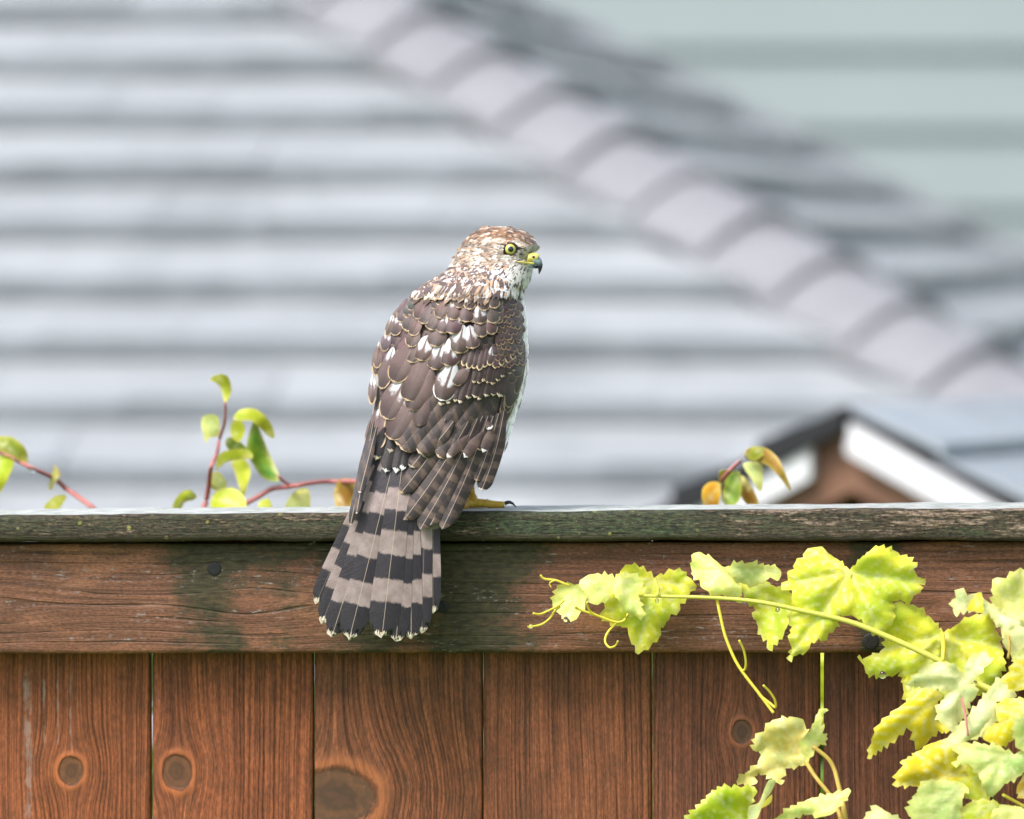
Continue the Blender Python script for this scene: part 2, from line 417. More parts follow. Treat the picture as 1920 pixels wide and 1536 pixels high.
# greenery behind the fence that shows through the joints between the boards
hj = Join(); rh_ = random.Random(3)
for i in range(14000):
    x, y, z = rh_.uniform(-2.6, 2.6), 7.0 + rh_.uniform(-.25, .3), rh_.uniform(.6, 1.74)
    if z > 1.68 + .05 * mn.noise(Vector((x * 3, y * 3, 0))): continue
    a, t_, s_ = rh_.uniform(0, 6.28), rh_.uniform(-.9, .9), rh_.uniform(.02, .04)
    u = Vector((math.cos(a), math.sin(a) * .4, t_)).normalized(); v = u.cross(Vector((rh_.uniform(-1, 1), 1, rh_.uniform(-1, 1)))).normalized()
    c = Vector((x, y, z)); hj.add([c - u * s_, c + v * s_ * .5, c + u * s_, c - v * s_ * .5], [(0, 1, 2, 3)])
def hedge_fn():
    n = noi(objc(), 9, 3); return dict(c=mc(n, (.05, .13, .02), (.16, .32, .04)), r=.5, tl=.3)
hg = hj.build('hedge', material('hedge_leaves', hedge_fn), kind='stuff', smooth=False)
hg['label'] = 'green hedge behind the board fence, glimpsed through its open joints'; hg['category'] = 'hedge'
# ------------------------------------------------------------------ neighbour's hip roof
def shingle_mat(c0, c1, spec=.5, rough=.42):
    def fn():
        x, y, z = sep(objc()); r = orand()
        a = noi(objc(), 5, 4); b = noi(objc(), 240, 3)
        c = mc(a, c0, c1); c = mulc(c, r * .10 + .94); c = mc(ss(.46, .68, noi(objc(), 2.6, 5, .7)) * .38, c, (.17, .19, .20)); c = mc(ss(.45, .75, b) * .3, c, (.16, .17, .2))
        return dict(c=c, r=rough, h=b, hd=.002, spec=spec)
    return fn
M_shingle = material('grey_shingle', shingle_mat((.345, .372, .40), (.475, .505, .525)))
M_hipcap = material('lilac_grey_cap', shingle_mat((.24, .243, .268), (.325, .328, .352)))
M_deck = material('roof_felt', lambda: dict(c=(.03, .034, .042), r=.9))
M_side = material('pale_green_paint', lambda: dict(c=mc(noi(objc(), 2, 3), (.34, .40, .41), (.385, .45, .455)), r=.55))
HY = rad(7.4); HU = Vector((math.cos(HY), -math.sin(HY), 0)); HV = Vector((math.sin(HY), math.cos(HY), 0)); Z = Vector((0, 0, 1))
TH = math.atan(.550); Q0 = Pd(1300, 428, 14.0)
ch, sh = math.cos(TH), math.sin(TH)
house = empty('hip_roofed_house', Vector((Q0.x, Q0.y, -1.8)), 'house behind the fence with grey shingled hip roof and lilac capped hip', 'house')
HB = Vector((Q0.x, Q0.y, -1.8))
def hp(a, v, h): return Q0 + HU * a + HV * v + Z * h - HB      # house frame -> mesh coordinates
RT = math.tan(TH); E0, VR = 2.5, 3.3                            # eave run, ridge run
AL = -9.0                                                       # far left of the house
def rh(run): return -run * RT                                   # height at a run from Q0 (down positive)
# solid roof body with overhang
ev = rh(E0)
rp = [hp(E0, -E0, ev), hp(AL, -E0, ev), hp(AL, 2 * VR + E0, ev), hp(E0, 2 * VR + E0, ev), hp(-VR, VR, rh(-VR)), hp(AL + VR + E0, VR, rh(-VR))]
lo = [p - Z * .12 for p in rp[:4]]
roof = mk('roof', rp + lo, [(0, 4, 5, 1), (3, 4, 0), (2, 5, 4, 3), (1, 5, 2), (0, 1, 7, 6), (1, 2, 8, 7), (2, 3, 9, 8), (3, 0, 6, 9), (6, 7, 8, 9)], M_deck, house, smooth=False)
i_ = .45
wl = [hp(E0 - i_, -E0 + i_, ev - .1), hp(AL + i_, -E0 + i_, ev - .1), hp(AL + i_, 2 * VR + E0 - i_, ev - .1), hp(E0 - i_, 2 * VR + E0 - i_, ev - .1)]
wb = [Vector((p.x, p.y, -.05)) for p in wl]
mk('wall', wb + wl, [(0, 1, 5, 4), (1, 2, 6, 5), (2, 3, 7, 6), (3, 0, 4, 7)], M_side, house, smooth=False)
# calibrate the courses against the rows the photograph shows
nrm1 = (HV * -sh + Z * ch)
def face1(px, py):
    r = ray(px, py); t = (Q0 - CAM).dot(nrm1) / r.dot(nrm1); p = CAM + r * t - Q0
    return p.dot(HU), p.dot(HV * -ch - Z * sh)
_, s_top = face1(300, 60); _, s_bot = face1(300, 928)
EXPO = (s_bot - s_top) / 8.0
def vis(p):
    q = p + HB - CAM; D = q.dot(FWD); px = 960 + q.x / D / K; py = 768 - q.dot(UPV) / D / K
    return -60 < px < 1980 and -60 < py < 1010
rs = random.Random(5); stuff = Join()
def shingle(corners, low, up, thick):
    """corners of the slab on the deck: top-left, top-right, bottom-right, bottom-left; bottom edge raised"""
    tl, tr, brr, bll = corners; n_ = low
    base = [bll + n_ * (thick * .62), brr + n_ * (thick * .62), tr + n_ * .002, tl + n_ * .002]
    top = [bll + n_ * (thick * 1.75), brr + n_ * (thick * 1.75), tr + n_ * .008, tl + n_ * .008]
    return box8(base + top)
SH = EXPO
def course_face(org, au, dn, nrm, rng_k, lim):
    for k in rng_k:
        s1 = s_top + (k + 1) * EXPO; s0 = s1 - EXPO * 1.18
        a0, a1 = lim(s1); off = rs.random() * .3; x = a0 - off
        while x < a1:
            wdt = rs.choice((.22, .28, .33, .40)) ; xa, xb = max(x + .0008, a0), min(x + wdt - .0008, a1)
            if xb - xa > .03:
                t = .035 + rs.random() * .006; j = rs.uniform(-.004, .004)
                pt = lambda a, s: Q0 - HB + au * a + dn * s
                cs = [pt(xa, s0), pt(xb, s0), pt(xb, s1 + j), pt(xa, s1 + j)]
                V, F = shingle(cs, nrm, None, t)
                if any(vis(v) for v in V): mk('shingle', V, F, M_shingle, roof, smooth=False)
                else: stuff.add(V, F)
            x += wdt
dn1 = HV * -ch - Z * sh
course_face(None, HU, dn1, nrm1, range(-9, 9 + 10), lambda s: (AL + .02, s * ch - .085) if s * ch < E0 + .05 else (1, 0))
dn2 = HU * ch - Z * sh; nrm2 = HU * sh + Z * ch
course_face(None, HV, dn2, nrm2, range(-7, 17), lambda s: (-s * ch + .085, 2 * VR + s * ch) if s * ch < E0 + .05 else (1, 0))
stuff.build('shingle_field', M_shingle, roof, smooth=False, kind='stuff')
# hip caps
hd_ = (HU - HV + Z * rh(1)).normalized(); side = (HU + HV).normalized(); hn = side.cross(hd_).normalized()
if hn.z < 0: hn = -hn
CE = .232; capoff = -.02
for k in range(-14, 14):
    V, F = [], []; c0 = Q0 - HB + hd_ * (k * CE + capoff); n = 9
    for (dl, lift) in ((-CE * .25, .010), (CE * 1.0, .040)):
        for lay in (0, .022):
            for i in range(n):
                u = -1 + 2 * i / (n - 1); wv = .145
                V.append(c0 + hd_ * dl + side * (u * wv) + hn * (lift + lay + .060 - .085 * abs(u) ** 1.8))
    for i in range(n - 1):
        F.append((i, i + 1, 2 * n + i + 1, 2 * n + i)); F.append((n + i + 1, n + i, 3 * n + i, 3 * n + i + 1))
        F.append((i + 1, i, n + i, n + i + 1)); F.append((2 * n + i, 2 * n + i + 1, 3 * n + i + 1, 3 * n + i))
    F += [(0, 2 * n, 3 * n, n), (n - 1, 2 * n - 1, 4 * n - 1, 3 * n - 1)]
    tilt_ = rs.uniform(-.004, .004); V = [v + Z * tilt_ for v in V]
    mk('hip_cap', V, F, M_hipcap, roof, smooth=False)
# caps along the rear hip and the ridge
def cap_run(a, bb, n_):
    d_ = (bb - a) / n_; sd = d_.cross(Z).normalized(); up_ = sd.cross(d_).normalized()
    if up_.z < 0: up_ = -up_
    for i in range(n_):
        V = []
        for (t_, lf) in ((-.2, .01), (1.0, .045)):
            for lay in (0, .02):
                for u in (-1, -.5, 0, .5, 1): V.append(a + d_ * (i + t_) + sd * (u * .11) + up_ * (lf * .6 + lay * .7 + .045 - .07 * abs(u) ** 1.6))
        F = []
        for q_ in range(4): F += [(q_, q_ + 1, 10 + q_ + 1, 10 + q_), (5 + q_ + 1, 5 + q_, 15 + q_, 15 + q_ + 1), (q_ + 1, q_, 5 + q_, 5 + q_ + 1), (10 + q_, 10 + q_ + 1, 15 + q_ + 1, 15 + q_)]
        F += [(0, 10, 15, 5), (4, 9, 19, 14)]
        mk('hip_cap', V, F, M_hipcap, roof, smooth=False)
cap_run(hp(-VR, VR, rh(-VR)), hp(E0, 2 * VR + E0, ev), 36)

# ------------------------------------------------------------------ farther house: pale green lap siding
D2 = 26.0; c2 = Pd(1500, 160, D2); base2 = Vector((c2.x, c2.y, -1.8))
far = empty('green_sided_house', base2, 'far house wall of pale green lap siding at upper right', 'house')
mk('wall', [(-3.2, .03, 0), (6, .03, 0), (6, 6, 0), (-3.2, 6, 0), (-3.2, .03, 6.2), (6, .03, 6.2), (6, 6, 6.2), (-3.2, 6, 6.2)], box8([0] * 8)[1], M_deck, far, smooth=False)
z88 = Pd(1500, 92, D2).z + 1.8; lap = (Pd(1500, 92, D2).z - Pd(1500, 243, D2).z)
for k in range(-9, 11):
    z0 = z88 + k * lap; z1 = z0 + lap + .02
    V, F = box8([(-3.2, -.030, z0), (6, -.030, z0), (6, .028, z0), (-3.2, .028, z0), (-3.2, .004, z1), (6, .004, z1), (6, .028, z1), (-3.2, .028, z1)])
    mk('siding_board', V, F, M_side, far, smooth=False)

# ------------------------------------------------------------------ small gabled playhouse
M_white = material('white_paint', lambda: dict(c=mc(noi(objc(), 20, 3), (.74, .76, .80), (.82, .82, .84)), r=.4))
M_brown = material('brown_plywood', lambda: dict(c=mc(noi(objc(), 12, 4), (.20, .085, .035), (.30, .135, .065)), r=.7))
M_black = material('black_drip_edge', lambda: dict(c=(.012, .013, .016), r=.5))
M_raf = material('brown_rafter', lambda: dict(c=mc(noi(objc(), 25, 3), (.24, .12, .075), (.32, .17, .11)), r=.7))
M_psh = material('pale_blue_shingle', shingle_mat((.34, .39, .44), (.45, .50, .54)))
A0 = Pd(1597, 770, 9.6); PB = Vector((A0.x, A0.y, gz(0, 9.6)))
play = empty('playhouse', PB, 'small playhouse gable with white bargeboards peeking over fence at right', 'playhouse')
PH = rad(24); PA = Vector((math.cos(PH), -math.sin(PH), 0)); PBk = Vector((math.sin(PH), math.cos(PH), 0))
TR = .515
def pp(a, b, h): return A0 - PB + PA * a + PBk * b + Z * h
def rake_piece(name, sgn, a0, a1, h0, h1, b0, b1, mat, ca=0):
    f = lambda a, h: -abs(a) * TR + h
    A, B = sgn * a0, sgn * a1
    c = [pp(A, b0, f(A, h1)), pp(B, b0, f(B, h1)), pp(B, b1, f(B, h1)), pp(A, b1, f(A, h1)), pp(A, b0, f(A, h0)), pp(B, b0, f(B, h0)), pp(B, b1, f(B, h0)), pp(A, b1, f(A, h0))]
    return mk(name, c, box8(c)[1], mat, play, smooth=False)
pr = rake_piece('roof', 1, 0, .85, 0, -.012, .0, 1.7, M_black)
rake_piece('roof', -1, 0, .85, .006, -.024, -.035, 1.7, M_black)
for sg, w_ in ((1, .85), (-1, .85)):
    for k in range(7):
        for j in range(6):
            a0, a1 = k * .125, k * .125 + .135; b0, b1 = -.008 + j * .285, -.008 + j * .285 + .281
            f = lambda a, h: -a * TR + h
            c = [pp(sg * a0, b0, f(a0, .001)), pp(sg * a1, b0, f(a1, .012)), pp(sg * a1, b1, f(a1, .012)), pp(sg * a0, b1, f(a0, .001)),
                 pp(sg * a0, b0, f(a0, .006)), pp(sg * a1, b0, f(a1, .026)), pp(sg * a1, b1, f(a1, .026)), pp(sg * a0, b1, f(a0, .006))]
            mk('roof_shingle', c, box8(c)[1], M_psh if sg > 0 else M_deck, pr, smooth=False)
rake_piece('bargeboard', -1, .050, .85, -.020, -.066, -.028, -.010, M_white)
rake_piece('bargeboard', 1, .006, .85, -.0125, -.036, -.028, -.010, M_white)
rake_piece('trim_board', 1, .006, .85, -.0365, -.054, -.038, -.010, M_white)
rake_piece('rafter', -1, .0, .8, -.024, -.108, .0, .035, M_raf)
rake_piece('rafter', 1, .0, .8, -.024, -.108, .0, .035, M_raf)
hw = .7; hgt = A0.z - PB.z
c = [pp(-hw, .22, -hgt), pp(hw, .22, -hgt), pp(hw, .22, -hw * TR - .02), pp(0, .22, -.02), pp(-hw, .22, -hw * TR - .02)]
c2_ = [p + PBk * 1.3 for p in c]
mk('wall', c + c2_, [(0, 1, 2, 3, 4), (9, 8, 7, 6, 5), (0, 5, 6, 1), (1, 6, 7, 2), (4, 9, 5, 0)], M_brown, play, smooth=False)

# ------------------------------------------------------------------ leaves and shoots
def leaf_mat():
    fc = attr('fc', 'Vector'); lx, ly, lz = sep(fc)      # leaf plane coordinates in px/100, seed
    ca, cb = attr('ca', 'Color'), attr('cb', 'Color'); v = attr('vein'); e = attr('edge')
    n1 = noi(xyz(lx * 1.6, ly * 1.6, lz), 1, 4, .6); n2 = noi(xyz(lx * 14, ly * 14, lz), 1, 3, .7)
    c = mc(ss(.34, .66, n1 + (n2 - .5) * .12), ca, cb)
    net = ss(.03, .0, vor(xyz(lx, ly, lz), 16) - .32)
    c = mc(ss(.25, .0, v) * ss(.3, .7, n2) * .22, c, mulc(ca, .72))
    c = mc(v * .60, c, (.90, .90, .48))
    c = mc((1 - ss(0, .10, e)) * .38, c, (.80, .70, .16))
    spot = ss(.70, .76, noi(xyz(lx * 9, ly * 9, lz + 4), 1, 3)) 
    c = mc(spot * .5, c, (.42, .30, .06))
    return dict(c=c, r=n2 * .2 + .30, h=n1 * .3 - v * .30 + n2 * .15 + net * .2, hd=.0007, hs=.7, tl=.16, spec=.35)
M_leaf = material('autumn_leaf', leaf_mat)
M_stem = material('yellow_green_stem', lambda: dict(c=mc(noi(objc(), 60, 3), (.62, .66, .08), (.80, .76, .16)), r=.45, tl=.15))
M_tend = material('yellow_tendril', lambda: dict(c=mc(noi(objc(), 60, 3), (.88, .80, .06), (.90, .74, .12)), r=.45, tl=.15))
M_bstem = material('brown_petiole', lambda: dict(c=mc(noi(objc(), 60, 3), (.55, .36, .06), (.70, .52, .12)), r=.5, tl=.1))
M_red = material('pinkish_red_stem', lambda: dict(c=mc(noi(objc(), 40, 3), (.50, .13, .12), (.68, .30, .26)), r=.4, tl=.12))
def drop_fn(): return dict(c=(.98, .98, .98), r=.02, trans=1.0)
M_drop = material('water', drop_fn)
KIND = {'Y': ((.60, .74, .05), (.95, .88, .06)), 'YP': ((.62, .76, .18), (.93, .90, .24)), 'P': ((.48, .68, .20), (.86, .88, .28)),
        'G': ((.86, .76, .02), (.90, .72, .03)), 'W': ((.60, .74, .34), (.95, .94, .46)), 'O': ((.62, .33, .02), (.72, .50, .06)),
        'E': ((.10, .30, .03), (.30, .46, .03)), 'B': ((.30, .22, .02), (.45, .20, .03)), 'OR': ((.85, .45, .01), (.80, .30, .03)),
        'L': ((.46, .62, .02), (.62, .70, .03)), 'M': ((.62, .72, .26), (.88, .68, .16)), 'D': ((.20, .28, .01), (.36, .42, .02))}
def seg_dist(P_, a, b):
    a = np.array(a, float); b = np.array(b, float); ab_ = b - a; t = np.clip(((P_ - a) @ ab_) / (ab_ @ ab_ + 1e-9), 0, 1)
    return np.linalg.norm(P_ - (a + t[:, None] * ab_), axis=1), t
def leaf(pts, pet, d, kind, root, teeth=True, tilt=(0, 0), wav=1.0, grid=6.0, name='leaf', seed=0, curl=1.0):
    rnd = random.Random(seed * 7 + len(pts)); pts = [np.array(p, float) for p in pts]
    B = []
    if teeth:
        N_ = len(pts)
        for i in range(N_):
            a, b = pts[i], pts[(i + 1) % N_]; L = np.linalg.norm(b - a); dr = (b - a) / max(L, 1e-6); nn = np.array([dr[1], -dr[0]])
            m = max(1, int(round(L / 15))); o_ = ORI(pts); flip = .25 if np.linalg.norm(a - pet) > np.linalg.norm(b - pet) else .75
            for k in range(m):
                B.append(a + (b - a) * (k / m) - nn * o_ * (0 if k == 0 else rnd.uniform(0, 2)))
                sg = rnd.uniform(1.5, 8.0) if rnd.random() < .8 else 0.5
                tt = flip + rnd.uniform(-.1, .1); B.append(a + (b - a) * ((k + tt) / m) + nn * sg * o_)
    else:
        B = catmull(pts, 4, closed=True)
    B = [np.array(b[:2]) for b in B]; BB = np.array(B)
    mnx, mny = BB.min(0); mxx, mxy = BB.max(0)
    G = []
    y = mny
    while y < mxy:
        x = mnx
        while x < mxx:
            G.append((x + rnd.uniform(-.25, .25) * grid, y + rnd.uniform(-.25, .25) * grid)); x += grid
        y += grid * .9
    G = np.array(G)
    # point in polygon and distance to the boundary
    x, y = G[:, 0], G[:, 1]; ins = np.zeros(len(G), bool)
    for i in range(len(BB)):
        x1, y1 = BB[i - 1]; x2, y2 = BB[i]
        cnd = ((y1 > y) != (y2 > y)) & (x < (x2 - x1) * (y - y1) / (y2 - y1 + 1e-12) + x1); ins ^= cnd
    ed = np.min([seg_dist(G, BB[i - 1], BB[i])[0] for i in range(len(BB))], axis=0)
    keep = ins & (ed > grid * .45); G = G[keep]
    allp = [Vector(b) for b in BB] + [Vector(g) for g in G]
    res = delaunay_2d_cdt(allp, [], [list(range(len(BB)))], 1, 1e-4)
    pv = np.array([(v.x, v.y) for v in res[0]]); faces = [tuple(f) for f in res[2]]
    pet = np.array(pet, float)
    # veins
    ang = [(np.linalg.norm(p - pet), math.atan2(*(p - pet)[::-1]), p) for p in pts]; ang.sort(key=lambda t: -t[0])
    mains = []
    for L, a, p in ang:
        if L < 20: continue
        if all(abs((a - a2 + math.pi) % (2 * math.pi) - math.pi) > rad(30) for _, a2, _ in mains): mains.append((L, a, p))
        if len(mains) >= (5 if teeth else 1): break
    dmin = np.full(len(pv), 1e9); dmain = np.full(len(pv), 1e9)
    for L, a, p in mains:
        dd, t = seg_dist(pv, pet, p); dmain = np.minimum(dmain, dd + 0 * t); dmin = np.minimum(dmin, dd * (1 + t * .6))
        u = (p - pet) / L
        k = 22
        while k < L * .9 and teeth:
            for s in (-1, 1):
                an = a + s * rad(42); q_ = pet + u * k; e_ = q_ + np.array([math.cos(an), math.sin(an)]) * L * .33
                dmin = np.minimum(dmin, seg_dist(pv, q_, e_)[0] * 2.4)
            k += 24
    vein = np.exp(-(dmin / 3.0) ** 2)
    edd = np.min([seg_dist(pv, BB[i - 1], BB[i])[0] for i in range(len(BB))], axis=0)
    size = max(mxx - mnx, mxy - mny); cx, cy = pv.mean(0)
    V = []
    for (px, py), dm, ee in zip(pv, dmain, edd):
        nx, ny = (px - cx) / size, (py - cy) / size
        z = d + tilt[0] * nx + tilt[1] * ny
        z -= wav * .0052 * (1 - math.exp(-dm / 22)) * (size / 200)
        z += wav * .010 * mn.noise(Vector((px * .013, py * .013, seed * 3.1))) + wav * .0022 * mn.noise(Vector((px * .045, py * .045, seed))) * .55
        z += curl * .010 * math.exp(-ee / 9.0) * (size / 200) * (.4 + mn.noise(Vector((px * .02, py * .02, seed + 9))))
        V.append(P(px, py, z) - root.location)
    ca, cb = KIND[kind]; jit = rnd.uniform(.9, 1.08)
    n_ = len(V)
    at = {'fc': ('FLOAT_VECTOR', np.column_stack([pv / 100, np.full(n_, seed * 1.7)])), 'ca': ('FLOAT_COLOR', np.tile(np.array(ca) * jit, (n_, 1))),
          'cb': ('FLOAT_COLOR', np.tile(np.array(cb) * jit, (n_, 1))), 'vein': ('FLOAT', vein), 'edge': ('FLOAT', edd / 100)}
    return mk(name, V, faces, M_leaf, root, at)
def ORI(pts):
    s = 0
    for i in range(len(pts)): a, b = pts[i - 1], pts[i]; s += a[0] * b[1] - b[0] * a[1]
    return 1 if s > 0 else -1
def cr_(s, ox, oy, pts): return [(ox + x / s, oy + y / s) for x, y in pts]
def shoot(name, pts, ds, rpx, mat, root, ns=7):
    V, F = tube([P(x, y, d) - root.location for (x, y), d in zip(pts, ds)], [r * .45e-3 for r in rpx], ns)
    return mk(name, V, F, mat, root)
def C5(*p): return cr_(3.556, 960, 980, p)
def C6(*p): return cr_(2.763, 1380, 980, p)
def C7(*p): return cr_(3.52, 1600, 1100, p)
def C8(*p): return cr_(4.8, 1260, 1280, p)
gp = P(2150, 1500, -.25); gp.z = 0
vine = empty('grape_vine', gp, 'yellow green grape vine shoot with lobed leaves trailing left along the fence rail', 'vine')
def gl(pts, pet, d, kind, **k):
    gl.i += 1; return leaf(pts, pet[0] if isinstance(pet, list) else pet, d, kind, vine, seed=gl.i, **k)
gl.i = 0
gl(C5((300, 440), (350, 408), (420, 415), (470, 450), (490, 520), (460, 590), (430, 645), (380, 640), (330, 620), (280, 580), (268, 520)), C5((440, 440)), -.035, 'YP', wav=1.6)
gl(C5((450, 400), (490, 360), (560, 340), (640, 350), (690, 380), (680, 440), (650, 500), (600, 530), (570, 550), (530, 540), (490, 520), (480, 460)), C5((690, 400)), -.030, 'YP', wav=1.3)
gl(C5((945, 370), (900, 330), (850, 300), (800, 280), (750, 290), (725, 340), (690, 360), (685, 410), (650, 500), (620, 570), (600, 630), (650, 660), (720, 690), (770, 700), (780, 760), (820, 820), (840, 880), (880, 850), (940, 800), (985, 760), (990, 700), (1030, 660), (1060, 610), (1110, 600), (1120, 540), (1160, 520), (1190, 460), (1225, 440), (1200, 380), (1130, 320), (1080, 320), (1010, 350)), C5((945, 380)), -.025, 'Y', wav=1.2)
gl(C5((680, 400), (700, 360), (780, 340), (850, 370), (870, 420), (840, 480), (860, 560), (875, 630), (820, 620), (760, 600), (720, 540), (680, 470)), C5((700, 380)), -.048, 'YP', wav=1.6)
gl(C5((1400, 290), (1340, 240), (1250, 195), (1210, 205), (1200, 260), (1200, 330), (1210, 360), (1250, 380), (1260, 430), (1310, 460), (1350, 500), (1400, 480), (1480, 500), (1515, 540), (1530, 450), (1500, 380), (1440, 310)), C5((1405, 330)), -.045, 'YP', wav=1.7)
gl(C5((1410, 300), (1500, 270), (1600, 265), (1680, 285), (1760, 290), (1795, 330), (1780, 385), (1720, 365), (1690, 390), (1600, 430), (1520, 400), (1450, 330)), C5((1415, 310)), -.052, 'P', wav=1.8)
gl(C5((1470, 330), (1560, 380), (1690, 390), (1760, 430), (1850, 460), (1900, 540), (1890, 600), (1850, 660), (1820, 720), (1780, 780), (1710, 850), (1700, 780), (1660, 750), (1640, 690), (1600, 620), (1640, 580), (1570, 530), (1540, 470)), C5((1480, 350)), -.038, 'Y', wav=1.5)
gl(C6((590, 245), (540, 200), (480, 160), (430, 125), (370, 135), (350, 180), (310, 200), (300, 240), (265, 260), (270, 300), (235, 325), (290, 350), (290, 400), (300, 450), (275, 500), (290, 540), (270, 600), (290, 650), (270, 712), (330, 680), (370, 665), (390, 620), (430, 600), (470, 610), (480, 570), (520, 540), (540, 480), (600, 480), (650, 500), (700, 560), (760, 580), (820, 500), (810, 410), (850, 400), (900, 420), (920, 380), (960, 350), (950, 320), (985, 310), (940, 280), (920, 240), (940, 220), (890, 180), (850, 170), (810, 140), (740, 125), (690, 150), (640, 190)), C6((590, 255)), -.070, 'Y', wav=1.3)
gl(C7((595, 305), (540, 240), (480, 190), (430, 140), (380, 120), (300, 100), (260, 120), (230, 200), (150, 280), (120, 320), (200, 310), (210, 400), (170, 440), (120, 450), (60, 480), (25, 465), (70, 520), (95, 580), (180, 590), (240, 590), (310, 560), (325, 640), (340, 750), (400, 700), (500, 700), (650, 760), (800, 720), (900, 690), (960, 600), (1000, 520), (980, 400), (960, 320), (920, 240), (900, 200), (830, 185), (760, 205), (700, 240), (640, 280)), C7((590, 315)), -.055, 'Y', wav=1.2)
gl(C7((345, 660), (380, 610), (430, 570), (480, 530), (560, 500), (640, 510), (700, 560), (730, 600), (740, 520), (780, 460), (860, 430), (900, 470), (910, 500), (860, 540), (820, 590), (770, 650), (800, 660), (820, 700), (800, 740), (770, 760), (740, 850), (720, 870), (690, 900), (680, 960), (640, 950), (600, 920), (560, 880), (540, 800), (600, 740), (620, 690), (560, 670), (480, 670), (400, 650)), C7((740, 630)), -.125, 'W', wav=1.6)
gl(C7((530, 670), (450, 665), (390, 690), (350, 760), (300, 800), (240, 850), (180, 900), (140, 960), (120, 1030), (100, 1100), (105, 1140), (160, 1080), (240, 1030), (300, 980), (350, 930), (390, 960), (410, 1080), (470, 1050), (520, 990), (560, 950), (600, 960), (640, 950), (560, 880), (540, 800), (590, 720)), C7((600, 690)), -.105, 'G', wav=1.3, tilt=(.02, -.01))
gl(C7((960, 600), (1010, 640), (1080, 720), (1000, 740), (940, 760), (930, 830), (900, 880), (840, 950), (780, 1000), (700, 1050), (640, 1060), (580, 1070), (620, 1000), (690, 920), (770, 840), (850, 740), (900, 670)), C7((640, 1050)), -.150, 'W', wav=1.2)
gl(C7((1190, 470), (1060, 500), (1030, 560), (980, 600), (1020, 650), (1070, 690), (1127, 680), (1200, 660)), C7((1160, 560)), -.160, 'G')
gl(C7((1200, 740), (1080, 740), (1000, 750), (940, 790), (945, 850), (960, 900), (880, 930), (850, 990), (900, 1030), (990, 1050), (1060, 1010), (1120, 960), (1200, 880)), C7((1150, 800)), -.155, 'G')
gl(C7((590, 1010), (500, 1040), (400, 1100), (390, 1120), (315, 1150), (330, 1180), (285, 1230), (275, 1320), (330, 1310), (420, 1320), (500, 1290), (560, 1280), (640, 1290), (760, 1330), (830, 1310), (840, 1240), (770, 1160), (700, 1120), (680, 1080)), C7((640, 1250)), -.120, 'G', wav=1.5)
gl(C7((660, 1180), (700, 1110), (650, 1060), (720, 1040), (850, 1040), (950, 1050), (1060, 1110), (1127, 1090), (1220, 1080), (1200, 1180), (1080, 1260), (1000, 1300), (960, 1350), (900, 1390), (870, 1330), (820, 1230), (760, 1170)), C7((1000, 1120)), -.165, 'P', wav=1.4)
gl(C7((440, 1310), (500, 1280), (600, 1280), (700, 1290), (760, 1330), (720, 1400), (700, 1470), (720, 1536), (700, 1620), (420, 1620), (350, 1480), (390, 1400)), C7((720, 1340)), -.150, 'P')
gl(C7((80, 1510), (150, 1440), (210, 1480), (300, 1525), (330, 1600), (60, 1620)), C7((160, 1460)), -.12, 'W')
gl(C7((700, 1470), (780, 1420), (860, 1400), (950, 1420), (970, 1480), (930, 1536), (950, 1640), (700, 1640)), C7((930, 1440)), -.140, 'Y')
gl(C7((920, 1480), (1000, 1440), (1080, 1450), (1160, 1480), (1200, 1560), (1100, 1660), (900, 1660)), C7((1000, 1450)), -.170, 'YP')
gl(C6((1325, 340), (1350, 285), (1400, 290), (1440, 255), (1492, 245), (1560, 300), (1570, 420), (1560, 520), (1480, 540), (1400, 500), (1370, 460), (1330, 420)), C6((1440, 500)), -.11, 'YP')
gl(C6((1115, 410), (1140, 390), (1155, 345), (1200, 380), (1250, 365), (1290, 400), (1350, 440), (1400, 480), (1492, 520), (1492, 545), (1440, 550), (1400, 590), (1380, 600), (1370, 540), (1330, 500), (1310, 470), (1200, 455), (1130, 475)), C6((1320, 450)), -.13, 'W', wav=1.5)
gl(C6((1195, 448), (1225, 395), (1250, 363), (1280, 400), (1285, 465), (1240, 462)), C6((1240, 440)), -.15, 'G', wav=1.0)
gl(C7((1000, 330), (1060, 280), (1127, 270), (1200, 300), (1200, 480), (1060, 490), (1030, 430), (985, 370)), C7((1100, 300)), -.14, 'W')
gl(C7((1100, 420), (1190, 380), (1230, 440), (1200, 520), (1080, 500), (1050, 470)), C7((1180, 480)), -.15, 'P')
gl(C7((1180, 1240), (1110, 1270), (1080, 1320), (1090, 1370), (1127, 1400), (1190, 1410)), C7((1180, 1300)), -.13, 'O')
gl(C7((1060, 900), (1090, 860), (1150, 830), (1220, 860), (1210, 1060), (1130, 1090), (1070, 1060)), C7((1150, 900)), -.175, 'P')
gl(C7((840, 800), (930, 790), (960, 860), (930, 900), (900, 940), (830, 990), (800, 1010), (770, 960), (800, 880)), C7((900, 850)), -.14, 'W')
gl(C7((740, 1120), (840, 1230), (880, 1340), (900, 1400), (880, 1440), (760, 1400), (700, 1300), (760, 1250)), C7((830, 1250)), -.135, 'Y')
